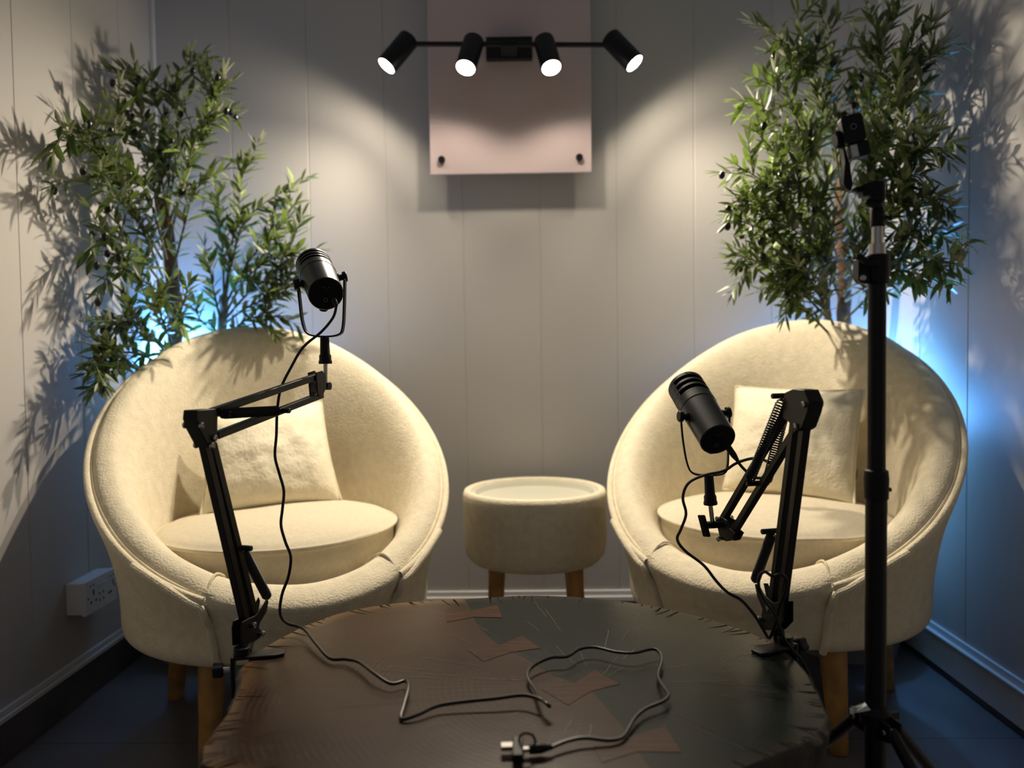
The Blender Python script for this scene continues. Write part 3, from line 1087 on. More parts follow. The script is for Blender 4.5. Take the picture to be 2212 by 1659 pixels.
# ------------------------------------------------------------------ microphones
def make_mic(label, rear, front, yoke_px, dmid, k1, k2, plug_px):
    t = thing('microphone', label, 'microphone', (rear + front) / 2)
    ax = (front - rear)
    L = ax.length
    ax.normalize()
    R = 0.0325
    lat = ax.cross(V((0, 0, 1))).normalized()
    upv = lat.cross(ax).normalized()
    Lb = L * 0.66
    MB().lathe([(0, 0.0015), (R - 0.003, 0.0015), (R - 0.003, 0), (R - 0.0012, 0), (R, 0.0015), (R + 0.0012, Lb * 0.6), (R + 0.0022, Lb - 0.02), (R + 0.0022, Lb - 0.018), (R + 0.003, Lb - 0.017), (R + 0.003, Lb), (R - 0.004, Lb + 0.001), (0, Lb + 0.001)], rear, ax, 48).build('body', M_MIC, t, angle=25)
    MB().lathe([(0, 0.0004), (R - 0.0034, 0.0004), (R - 0.0034, 0.0016)], rear, ax, 40).build('rear_plate', M_BLACKP, t)
    # grille: dark core and three ribs
    Lg = L - Lb
    MB().lathe([(R - 0.006, Lb), (R - 0.006, L - 0.012), (R - 0.012, L - 0.006), (0, L - 0.004)], rear, ax, 40).build('grille_core', M_DARK, t)
    rr = R + 0.003
    mb = MB()
    for s0, s1 in ((0.0, 0.10), (0.28, 0.40), (0.56, 0.68), (0.84, 1.0)):
        a, b = Lb + Lg * s0, Lb + Lg * s1
        mb.lathe([(rr - 0.006, a), (rr - 0.0005, a), (rr, a + 0.0008), (rr, b - 0.0008), (rr - (0.003 if s1 == 1.0 else 0.0005), b), (rr - 0.006, b), (rr - 0.006, a)], rear, ax, 48)
    for sg in (1, -1):                # pillars at the sides
        for w in (-0.3, 0.0, 0.3):
            dr = (lat * sg * math.cos(w) + upv * math.sin(w))
            mb.bar(rear + ax * Lb + dr * (rr - 0.002), rear + ax * (L - 0.002) + dr * (rr - 0.002), dr, 0.0105, 0.003)
    mb.lathe([(rr - 0.004, L - 0.001), (rr - 0.009, L + 0.002), (0, L + 0.003)], rear, ax, 40)
    mb.build('grille', M_MIC, t, angle=30)
    # engraved chevron on the front band and marks on the rear plate
    mb = MB()
    vd = (CAM - front).normalized()
    ud = (upv * 0.93 + lat * (-0.1)).normalized()
    ta = ud.cross(ax).normalized()
    cc = rear + ax * (Lb + Lg * 0.92) + ud * (rr + 0.0003)
    ww = 0.006
    for sgn in (-1, 1):
        mb.bar(cc - ax * 0.003, cc + ax * 0.003 + ta * (sgn * ww), ud, 0.0007, 0.0004)
    mb.bar(cc + ax * 0.003 - ta * ww, cc + ax * 0.003 + ta * ww, ud, 0.0006, 0.0004)
    mb.build('emblem', M_GREYC, t, smooth=False)
    mb = MB()
    up2 = upv
    for x, y in ((-0.005, 0.013), (0.005, 0.013), (0.0, 0.009)):
        mb.cyl(rear + lat * x + up2 * y + ax * 0.0006, rear + lat * x + up2 * y - ax * 0.0005, 0.0009, 8)
    pts = [rear + lat * (0.0034 * math.cos(2 * PI * i / 20)) + up2 * (-0.012 + 0.0034 * math.sin(2 * PI * i / 20)) - ax * 0.0001 for i in range(20)]
    mb.tube(pts, 0.0005, 6, closed=True)
    mb.build('rear_markings', M_GREYC, t)
    MB().cyl(rear - upv * (R - 0.002) + ax * 0.016, rear - upv * (R + 0.007) + ax * 0.016, 0.008, 16, bev=0.001).build('switch', M_BLACKP, t)
    # yoke
    ypts = [P(u, v, d) for u, v, d in yoke_px]
    yo = MB().sweep(smoothpath(ypts, 5), V((0.1, 1, 0)), 0.012, 0.0032).build('yoke', M_BLACK, t, bevel=0.0006)
    for (p, dirx) in ((k1, -1), (k2, 1)):
        mid = (rear + ax * (Lb * 0.62))
        d = (p - mid)
        d = (d - ax * d.dot(ax)).normalized()
        mb = MB().lathe([(0, R - 0.001), (0.0075, R - 0.001), (0.0085, R + 0.003), (0.006, R + 0.004), (0.006, R + 0.010), (0.0105, R + 0.0105), (0.0105, R + 0.0165), (0.009, R + 0.018), (0, R + 0.018)], mid, d, 20)
        mb.build('yoke_knob', M_BLACKP, t)
    return t, ax, lat, upv


rear1, front1 = P(704, 635, 1.455), P(677, 572, 1.585)
rear1_ = rear1
m1 = (rear1 + (front1 - rear1) * 0.41)
mic1, ax1, lat1, up1 = make_mic('black podcast microphone on the left boom arm, rear end facing the camera',
    rear1, rear1 + (front1 - rear1).normalized() * 0.155,
    [(643, 603, 1.51), (648, 650, 1.51), (655, 700, 1.51), (668, 722, 1.51), (702, 727, 1.51), (732, 723, 1.51), (741, 708, 1.51), (744, 660, 1.51), (745, 603, 1.51)],
    1.51, P(640, 606, 1.51), P(748, 603, 1.51), None)
rear2, front2 = P(1551, 950, 1.40), P(1488, 846, 1.53)
mic2, ax2, lat2, up2_ = make_mic('black podcast microphone on the right folded boom arm, tilted up and away',
    rear2, rear2 + (front2 - rear2).normalized() * 0.172,
    [(1471, 904, 1.46), (1475, 950, 1.46), (1484, 1000, 1.46), (1497, 1022, 1.46), (1530, 1026, 1.46), (1560, 1023, 1.46), (1571, 1008, 1.46), (1573, 960, 1.46), (1576, 890, 1.46)],
    1.46, P(1463, 905, 1.44), P(1580, 884, 1.47), None)

# ------------------------------------------------------------------ cables
CR = 0.0026


def tp(u, v, lift=0.0):               # on the table top
    return PZ(u, v, ZTAB + CR + 0.0006 + lift)


def pcable(lst):
    out = []
    for e in lst:
        if e[2] == 't':
            out.append(tp(e[0], e[1], e[3] if len(e) > 3 else 0.0))
        else:
            out.append(P(e[0], e[1], e[2]))
    return out


cab1 = [(727, 658, 1.445), (720, 685, 1.44), (695, 716, 1.43), (655, 750, 1.42), (628, 795, 1.41), (607, 838, 1.40), (599, 885, 1.39), (597, 940, 1.385), (594, 985, 1.38), (603, 1022, 1.375), (613, 1060, 1.37), (610, 1100, 1.365), (607, 1135, 1.36), (617, 1172, 1.355), (628, 1203, 1.352), (623, 1245, 1.35), (609, 1285, 1.35), (605, 1325, 1.345), (620, 1346, 1.34),
        (655, 1358, 't', 0.012), (682, 1390, 't', 0.008), (712, 1422, 't', 0.003), (745, 1424, 't', 0.004), (775, 1430, 't', 0.008), (810, 1456, 't', 0.010), (845, 1477, 't', 0.006), (876, 1471, 't', 0.006), (882, 1486, 't', 0.007), (872, 1525, 't', 0.003), (867, 1553, 't', 0.0), (900, 1545, 't', 0.003), (945, 1525, 't', 0.006), (1000, 1516, 't', 0.008), (1070, 1509, 't', 0.010), (1125, 1502, 't', 0.012), (1160, 1508, 't', 0.013), (1183, 1521, 't', 0.013), (1187, 1526, 't', 0.013), (1180, 1519, 't', 0.016), (1166, 1508, 't', 0.011), (1155, 1488, 't', 0.006), (1141, 1466, 't', 0.006), (1143, 1448, 't', 0.008), (1162, 1432, 't', 0.010), (1192, 1420, 't', 0.012), (1225, 1418, 't', 0.012), (1252, 1402, 't', 0.012), (1285, 1398, 't', 0.012), (1330, 1408, 't', 0.012), (1370, 1410, 't', 0.013), (1408, 1402, 't', 0.012), (1425, 1410, 't', 0.010), (1429, 1430, 't', 0.007), (1421, 1460, 't', 0.004), (1434, 1486, 't', 0.008), (1444, 1502, 't', 0.008), (1430, 1516, 't', 0.007), (1395, 1531, 't', 0.006), (1372, 1550, 't', 0.005), (1357, 1575, 't', 0.003), (1342, 1594, 't', 0.002), (1312, 1599, 't', 0.003), (1262, 1594, 't', 0.006), (1222, 1602, 't', 0.006), (1190, 1615, 't', 0.005)]
cable1 = thing('microphone_cable', 'black cable from the left microphone looping across the coffee table to a plug', 'cable', tp(866, 1555))
MB().tube(smoothpath(pcable(cab1), 5), CR, 8).build('cord', M_CABLE, cable1)
# plug end: connector body, metal shells, tethered adapter
pA, pB = tp(1193, 1614, 0.006), tp(1146, 1618, 0.006)
dx = (pB - pA).normalized()
mb = MB().lathe([(0, 0), (0.003, 0), (0.0042, 0.006), (0.0062, 0.013), (0.0062, 0.026), (0.0055, 0.028), (0, 0.028)], pA, dx, 16)
mb.build('plug_body', M_BLACKP, cable1)
MB().bar(tp(1146, 1618, 0.0055), tp(1122, 1620, 0.0055), (0, 0, 1), 0.0075, 0.0045).build('metal_connector', M_CHROME, cable1, bevel=0.0008)
ad = [tp(1106, 1598, 0.006), tp(1132, 1600, 0.006), tp(1132, 1642, 0.001), tp(1108, 1642, 0.001)]
MB().bar(tp(1119, 1598, 0.006), tp(1118, 1640, 0.006), (0, 0, 1), 0.013, 0.010).build('adapter', M_BLACKP, cable1, bevel=0.0015)
MB().bar(tp(1110, 1612, 0.006), tp(1082, 1613, 0.006), (0, 0, 1), 0.0125, 0.0055).build('metal_connector', M_CHROME, cable1, bevel=0.0006)
MB().tube(smoothpath([tp(1121, 1600, 0.008), tp(1123, 1592, 0.016), tp(1128, 1586, 0.022), tp(1139, 1584, 0.024), tp(1150, 1588, 0.020), tp(1156, 1600, 0.014), tp(1158, 1610, 0.009)], 5), 0.0016, 8).build('adapter_tether', M_CABLE, cable1)

cab2 = [(1577, 974, 1.395), (1590, 992, 1.39), (1603, 1009, 1.385), (1616, 1021, 1.385), (1632, 1032, 1.39), (1655, 1030, 1.40), (1668, 1012, 1.40), (1655, 996, 1.385), (1628, 990, 1.36), (1592, 1000, 1.34), (1562, 1018, 1.335), (1520, 1027, 1.33), (1487, 1044, 1.33), (1475, 1075, 1.325), (1482, 1110, 1.32), (1471, 1143, 1.315), (1463, 1165, 1.31), (1480, 1190, 1.305), (1520, 1221, 1.30), (1548, 1256, 1.295), (1572, 1280, 1.285), (1602, 1297, 1.275), (1632, 1332, 1.262), (1650, 1362, 1.255), (1662, 1378, 1.25), (1673, 1352, 1.235), (1684, 1310, 1.215), (1697, 1275, 1.20), (1698, 1250, 1.195), (1686, 1241, 1.19), (1668, 1244, 1.19), (1652, 1235, 1.19), (1640, 1246, 1.19), (1640, 1272, 1.195), (1652, 1298, 1.205), (1672, 1325, 1.215), (1684, 1355, 1.222), (1695, 1382, 1.225), (1712, 1404, 1.23), (1735, 1432, 1.235), (1752, 1475, 1.24), (1762, 1540, 1.25)]
cable2 = thing('microphone_cable', 'black cable hanging from the right microphone and coiled around the folded boom arm', 'cable', P(1662, 1378, 1.25))
MB().tube(smoothpath(pcable(cab2), 5), CR, 8).build('cord', M_CABLE, cable2)
pa_, pb_ = P(1594, 996, 1.388), P(1573, 966, 1.398)
MB().lathe([(0, 0), (0.003, 0), (0.0055, 0.012), (0.0058, 0.030), (0, 0.031)], pa_, pb_ - pa_, 14).build('plug_body', M_BLACKP, cable2)
MB().lathe([(0, 0), (0.0028, 0), (0.0045, 0.006), (0.0048, 0.016), (0, 0.017)], P(727, 660, 1.443), P(718, 640, 1.455) - P(727, 660, 1.443), 14).build('plug_body', M_BLACKP, cable1)

# ------------------------------------------------------------------ tripod light stand with action camera
DS = 1.125
S0 = P(1893, 1000, DS)
sx, sy = S0.x, S0.y
zz = lambda v: P(1893, v, DS).z
ax3 = lambda v: V((sx, sy, zz(v)))
stand = thing('tripod_stand', 'tall black tripod light stand with chrome spigot standing right of the coffee table', 'tripod', (sx, sy, 0))
MB().cyl(ax3(1075), ax3(600), 0.0122, 24).build('upper_pole', M_BLACK, stand)
MB().cyl(V((sx, sy, 0.13)), ax3(1075), 0.0146, 24).build('lower_pole', M_BLACK, stand)
mb = MB().lathe([(0.0148, 0), (0.0165, 0.001), (0.0172, 0.03), (0.0160, 0.041), (0.0125, 0.043)], ax3(1078), (0, 0, 1), 24)
mb.cyl(ax3(1058) + V((0.016, 0, 0)), ax3(1058) + V((0.021, 0, 0)), 0.003, 10)
mb.build('pole_collar', M_BLACKP, stand)
# top clamp collar with lever
mb = MB().lathe([(0.0125, 0), (0.0155, 0.0015), (0.0162, 0.02), (0.0162, 0.041), (0.012, 0.042)], ax3(614), (0, 0, 1), 24)
mb.prism([P(1855, 558, DS - 0.01), P(1880, 556, DS - 0.01), P(1880, 613, DS - 0.01), P(1862, 611, DS - 0.01), P(1855, 602, DS - 0.01)], (0, 0.02, 0))
mb.build('clamp_collar', M_BLACKP, stand, bevel=0.0015)
MB().cyl(P(1865, 600, DS - 0.0135), P(1865, 600, DS - 0.009), 0.004, 12, bev=0.0008).build('collar_bolt', M_BOLT, stand)
MB().sweep(smoothpath([P(1850, 555, DS - 0.014), P(1862, 558, DS - 0.018), P(1876, 569, DS - 0.021), P(1900, 569, DS - 0.02)], 5), (0.1, 0.2, 1), 0.008, 0.005).build('lever', M_BLACKP, stand, bevel=0.0015)
MB().lathe([(0, 0), (0.0112, 0), (0.0112, zz(527) - zz(558)), (0.0075, zz(526) - zz(558)), (0.0075, zz(488) - zz(558)), (0, zz(488) - zz(558))], ax3(558), (0, 0, 1), 24).build('spigot', M_CHROME, stand, angle=30)
# adapter sleeve, wing nut, tilting head
mb = MB().lathe([(0, 0), (0.0098, 0), (0.0098, 0.022), (0.0085, 0.026), (0.0085, 0.034), (0.0105, 0.036), (0.0105, 0.062), (0, 0.063)], ax3(490), (0, 0, 1), 20)
mb.cyl(ax3(470) + V((0.006, 0, 0)), ax3(470) + V((0.018, -0.002, 0.0)), 0.0028, 10)
mb.cyl(ax3(470) + V((0.014, -0.002, 0)), ax3(470) + V((0.018, -0.002, 0.0)), 0.0045, 10)
mb.build('adapter_sleeve', M_BLACKP, stand)
MB().lathe([(0, 0), (0.012, 0.002), (0.014, 0.005), (0.010, 0.010), (0, 0.011)], P(1885, 449, DS), (0.15, -0.5, 1), 20).build('wing_nut', M_BLACKP, stand)
pol = [P(1840, 412, DS - 0.008), P(1868, 396, DS - 0.008), P(1899, 387, DS - 0.008), P(1903, 400, DS - 0.008), P(1900, 420, DS - 0.008), P(1866, 424, DS - 0.008), P(1862, 410, DS - 0.008)]
mb = MB().prism(pol, (0, 0.018, 0))
for k in range(4):                    # ribs under the head
    mb.bar(P(1842 + 2 * k, 408 + 3 * k, DS - 0.008), P(1866, 402 + 4 * k, DS - 0.008), (0, 1, 0), 0.0012, 0.016)
mb.build('tilt_head', M_BLACKP, stand, bevel=0.001)
mb = MB().prism([P(1813, 272, DS), P(1820, 275, DS), P(1828, 330, DS), P(1836, 352, DS), P(1843, 396, DS), P(1838, 412, DS), P(1828, 406, DS), P(1823, 395, DS), P(1826, 350, DS), P(1822, 320, DS)], (0, 0.014, 0))
mb.build('bracket_arm', M_BLACKP, stand, bevel=0.0012)
ka, kb = P(1821, 300, DS + 0.006), P(1802, 304, DS + 0.006)
mb = MB()
lobed(mb, ka, kb - ka, 0.0112, 0.012, 12)
mb.build('bracket_knob', M_BLACKP, stand)
# tripod hub
mb = MB().lathe([(0.0147, 0), (0.021, 0.004), (0.022, 0.02), (0.0155, 0.03)], ax3(1566), (0, 0, 1), 24)
hubz = zz(1555)
leg_dirs = [V((-0.37, 0.93, 0)).normalized(), V((0.85, 0.45, 0)).normalized(), V((0.38, -0.92, 0)).normalized()]
for d in leg_dirs:
    s = V((-d.y, d.x, 0))
    for sg in (-1, 1):
        mb.prism([V((sx, sy, hubz + 0.012)) + d * 0.012 + s * sg * 0.009, V((sx, sy, hubz + 0.008)) + d * 0.036 + s * sg * 0.009, V((sx, sy, hubz - 0.016)) + d * 0.036 + s * sg * 0.009, V((sx, sy, hubz - 0.020)) + d * 0.012 + s * sg * 0.009], s * (sg * 0.003))
mb.build('tripod_hub', M_BLACKP, stand)
for d in leg_dirs:
    c = V((sx, sy, hubz - 0.004)) + d * 0.028
    s = V((-d.y, d.x, 0))
    MB().cyl(c - s * 0.015, c + s * 0.015, 0.0034, 12, bev=0.0008).build('hub_bolt', M_BOLT, stand)
    f = V((sx, sy, 0.008)) + d * 0.36
    mb = MB().tube([c, f], 0.0085, 14)
    leg = mb.build('leg', M_BLACK, stand)
    MB().lathe([(0, 0), (0.012, 0), (0.012, 0.016), (0.009, 0.03), (0, 0.031)], V((f.x, f.y, 0)) + d * 0.004, (0, 0, 1), 14).build('rubber_foot', M_BLACKP, leg)
    m_ = c.lerp(f, 0.55)
    MB().bar(m_ + V((0, 0, -0.004)), V((sx, sy, 0.15)) + d * 0.014, s, 0.008, 0.004).build('brace', M_BLACK, stand)
# paper label on the hub
lc = V((sx, sy, hubz)) + leg_dirs[0] * 0.024
mb = MB().prism([P(1835, 1529, DS - 0.012), P(1868, 1517, DS - 0.004), P(1873, 1524, DS - 0.012), P(1881, 1534, DS - 0.016), P(1836, 1542, DS - 0.016)], (0.0006, 0.001, -0.0008))
lab = mb.build('hub_label', M_LABEL, stand, smooth=False)


def text(body, loc, xdir, ydir, size, mat_, parent, name):
    cu = bpy.data.curves.new(name, 'FONT')
    cu.body = body
    cu.size = size
    cu.align_x = 'CENTER'
    cu.extrude = 0.00005
    ob = bpy.data.objects.new(name, cu)
    COL.objects.link(ob)
    x = V(xdir).normalized()
    y = (V(ydir) - x * V(ydir).dot(x)).normalized()
    z = x.cross(y)
    ob.matrix_world = Matrix.Translation(loc) @ Matrix((x, y, z)).transposed().to_4x4()
    dg = bpy.context.evaluated_depsgraph_get()
    me_ = bpy.data.meshes.new_from_object(ob.evaluated_get(dg))
    mw = ob.matrix_world.copy()
    me_.transform(mw)
    bpy.data.objects.remove(ob)
    me_.materials.clear()
    me_.materials.append(mat_)
    o = bpy.data.objects.new(name, me_)
    COL.objects.link(o)
    o.parent = parent
    o.matrix_parent_inverse = parent_inv(parent)
    return o


# action camera
cc = P(1840, 281, DS - 0.004)
tilt = math.radians(11)
Rc = Matrix.Rotation(math.radians(-8), 3, 'Z') @ Matrix.Rotation(-tilt, 3, 'Y')
acam = thing('action_camera', 'small black two-block action camera on top of the tripod stand', 'camera', cc)


def rbox(c, w, d, h, r, R):
    mb = MB()
    prof = []
    for cx, cz, a0 in ((w / 2 - r, h / 2 - r, 0), (-w / 2 + r, h / 2 - r, 90), (-w / 2 + r, -h / 2 + r, 180), (w / 2 - r, -h / 2 + r, 270)):
        for k in range(6):
            a = math.radians(a0 + 90 * k / 5)
            prof.append(V((cx + r * math.cos(a), -d / 2, cz + r * math.sin(a))))
    return mb.prism([c + R @ p for p in prof], R @ V((0, d, 0)))


rbox(cc, 0.0290, 0.021, 0.0390, 0.005, Rc).build('camera_body', M_BLACKP, acam, bevel=0.0012)
fc = cc + Rc @ V((0, -0.0106, 0.002))
mb = MB().lathe([(0.0030, 0), (0.0030, 0.0006), (0.0042, 0.0006), (0.0042, 0)], fc, Rc @ V((0, -1, 0)), 24)
mb.build('lens_ring', M_GREYC, acam)
MB().lathe([(0, 0.0), (0.0028, 0.0), (0.0028, 0.0004), (0, 0.0006)], fc, Rc @ V((0, -1, 0)), 24).build('lens', M_DARK, acam)
c2 = cc + Rc @ V((0.0035, 0.001, -0.0300))
rbox(c2, 0.0265, 0.019, 0.0205, 0.004, Rc).build('power_module', M_BLACKP, acam, bevel=0.001)
MB().box(c2 + Rc @ V((-0.0078, -0.0096, -0.0008)), (0.0090, 0.0008, 0.0165), Rc).build('silver_sticker', M_LABEL, acam)
text('TOLE', P(1851, 1537, DS - 0.018), V((0.25, 0.1, -1)) * -1, V((-1, 0.3, 0)), 0.0055, M_DARK, stand, 'label_lettering')

# ------------------------------------------------------------------ wall panel and spotlight bar
YP = YB - 0.056                       # back face of the acrylic panel
zb = P(1104, 376, YP).z
pl, prr = P(929, 300, YP).x, P(1277, 300, YP).x
PZT = 2.30
panel = thing('wall_panel', 'pale pink acrylic wall panel on black standoffs behind the spotlight bar', 'wall panel', ((pl + prr) / 2, YP, zb))
rot = Matrix.Rotation(0, 3, 'Y')
MB().box(((pl + prr) / 2, YP - 0.005, (zb + PZT) / 2), (prr - pl, 0.010, PZT - zb)).build('panel_sheet', M_PANEL, panel, bevel=0.0015)
for x in (P(955, 347, YP).x, P(1251, 345, YP).x):
    for z in (P(955, 347, YP).z, PZT - 0.045):
        MB().lathe([(0, 0), (0.010, 0), (0.010, 0.052), (0.010, 0.0521), (0, 0.0521)], V((x, YB, z)), (0, -1, 0), 20).add([], []).lathe([(0, 0.062), (0.010, 0.062), (0.011, 0.064), (0.011, 0.074), (0.009, 0.077), (0, 0.077)], V((x, YB, z)), (0, -1, 0), 20).build('standoff', M_BLACK, panel)

YFX = YP - 0.010 - 0.105
bar_l, bar_r = P(886, 95, YFX), P(1312, 97, YFX)
bar_z = (bar_l.z + bar_r.z) / 2
fix = thing('spotlight_bar', 'black four-head spotlight bar mounted on the pink wall panel', 'wall lamp', (P(1100, 96, YFX).x, YP - 0.012, bar_z))
pc0 = P(1100, 104, YP - 0.03)
MB().box((pc0.x, YP - 0.010 - 0.0125, pc0.z), (P(1150, 104, YP - 0.03).x - P(1050, 104, YP - 0.03).x, 0.025, 0.068)).build('mounting_plate', M_BLACK, fix, bevel=0.002)
MB().box((pc0.x, (YP - 0.035 + YFX) / 2 - 0.004, bar_z), (0.05, abs(YP - 0.035 - YFX) + 0.012, 0.016)).build('bracket', M_BLACK, fix, bevel=0.002)
MB().cyl(bar_l, bar_r, 0.0075, 16).build('crossbar', M_BLACK, fix)
heads = [((884, 84), (-0.57, -0.25, -0.78), 0.125), ((1024, 88), (-0.20, -0.46, -0.865), 0.125), ((1175, 88), (0.17, -0.46, -0.865), 0.125), ((1318, 82), (0.60, -0.25, -0.76), 0.125)]
SPOTS = []
for (ub, vb), ax, L in heads:
    pb0 = P(ub, vb, YFX)
    ax = V(ax).normalized()
    L *= 0.9
    hd = MB().lathe([(0, -0.004), (0.025, -0.004), (0.030, 0.0), (0.031, 0.004), (0.031, L + 0.001), (0.0275, L + 0.001), (0.0275, L - 0.001), (0, L - 0.001)], pb0, ax, 32).build('lamp_head', M_BLACK, fix, angle=30)
    MB().lathe([(0, L - 0.0005), (0.0273, L - 0.0005), (0.0273, L + 0.0008), (0.020, L + 0.0020), (0, L + 0.0026)], pb0, ax, 28).build('lamp_lens', M_LAMP, hd)
    sidex = bar_l if ub < 900 else bar_r if ub > 1300 else V((pb0.x, YFX, bar_z))
    MB().cyl(sidex, pb0 + ax * 0.018, 0.010, 14).build('swivel', M_BLACK, hd)
    SPOTS.append((pb0 + ax * (L + 0.008), ax))

# ------------------------------------------------------------------ power socket on the left wall
sk = thing('wall_socket', 'white double power socket box on the left wall beside the left chair', 'socket', (XL, 2.055, 0.287))
yA, yB_ = 1.975, 2.128
z0, z1 = 0.243, 0.329
MB().box((XL + 0.022, (yA + yB_) / 2, (z0 + z1) / 2), (0.044, yB_ - yA - 0.002, z1 - z0 - 0.002)).build('back_box', M_PLASTIC, sk, bevel=0.004)
face = MB().box((XL + 0.048, (yA + yB_) / 2, (z0 + z1) / 2), (0.010, yB_ - yA, z1 - z0))
xf = XL + 0.0531


def hole(mb, fy, fz, w, h, round_=False):
    y, z = yA + (yB_ - yA) * fy, z0 + (z1 - z0) * fz
    if round_:
        mb.cyl((xf - 0.002, y, z), (xf + 0.0003, y, z), w / 2, 14, mi=1)
    else:
        mb.box((xf - 0.001, y, z), (0.0026, w, h), mi=1)


mb = face
for b in (0.16, 0.80):
    hole(mb, b, 0.83, 0.0035, 0.005)
    hole(mb, b + 0.10, 0.83, 0.0035, 0.005)
    hole(mb, b + 0.09, 0.60, 0.005, 0.015)
    hole(mb, b - 0.08 if b < .5 else b + 0.14, 0.47, 0.006, 0.008, True)
    hole(mb, b + 0.01, 0.33, 0.007, 0.006)
    hole(mb, b + 0.16 if b < .5 else b - 0.06, 0.33, 0.007, 0.006)
for fy in (0.44, 0.56):
    hole(mb, fy, 0.46, 0.005, 0.006)
    hole(mb, fy, 0.26, 0.005, 0.006)
face.build('face_plate', [M_PLASTIC, M_DARK], sk, smooth=False)
for fy, zc in ((0.44, 0.74), (0.58, 0.74)):
    y, z = yA + (yB_ - yA) * fy, z0 + (z1 - z0) * zc
    MB().box((xf, y, z), (0.004, 0.016, 0.009)).build('switch', M_PLASTIC, sk, bevel=0.0012)

# ------------------------------------------------------------------ olive trees


def leaf(mb, base, d, nrm, L, w, tone, tones, curl):
    d = d.normalized()
    s = d.cross(nrm)
    s = s.normalized() if s.length > 1e-5 else d.orthogonal().normalized()
    nn = s.cross(d)
    tip = base + d * L + nn * (curl * L)
    if not (XL + 0.008 < tip.x < XR - 0.008 and tip.y < YB - 0.008):
        return                        # would poke into a wall
    o = len(mb.v)
    prof = [(0, 0.12), (0.25, 0.8), (0.5, 1.0), (0.78, 0.62)]
    for t_, ww in prof:
        c_ = base + d * (L * t_) + nn * (curl * L * t_ * t_)
        lift = nn * (0.10 * w * ww)
        mb.v += [c_ - s * (w * ww / 2) + lift, c_ - lift * 0.5, c_ + s * (w * ww / 2) + lift]
    mb.v.append(base + d * L + nn * (curl * L))
    tones += [tone] * 13
    for k in range(3):
        a = o + k * 3
        mb.f += [[a, a + 1, a + 4, a + 3], [a + 1, a + 2, a + 5, a + 4]]
        mb.m += [0, 0]
    a = o + 9
    mb.f += [[a, a + 1, o + 12], [a + 1, a + 2, o + 12]]
    mb.m += [0, 0]


def clampv(p, m=0.006):
    return V((min(max(p.x, XL + m), XR - m), min(p.y, YB - m), p.z))


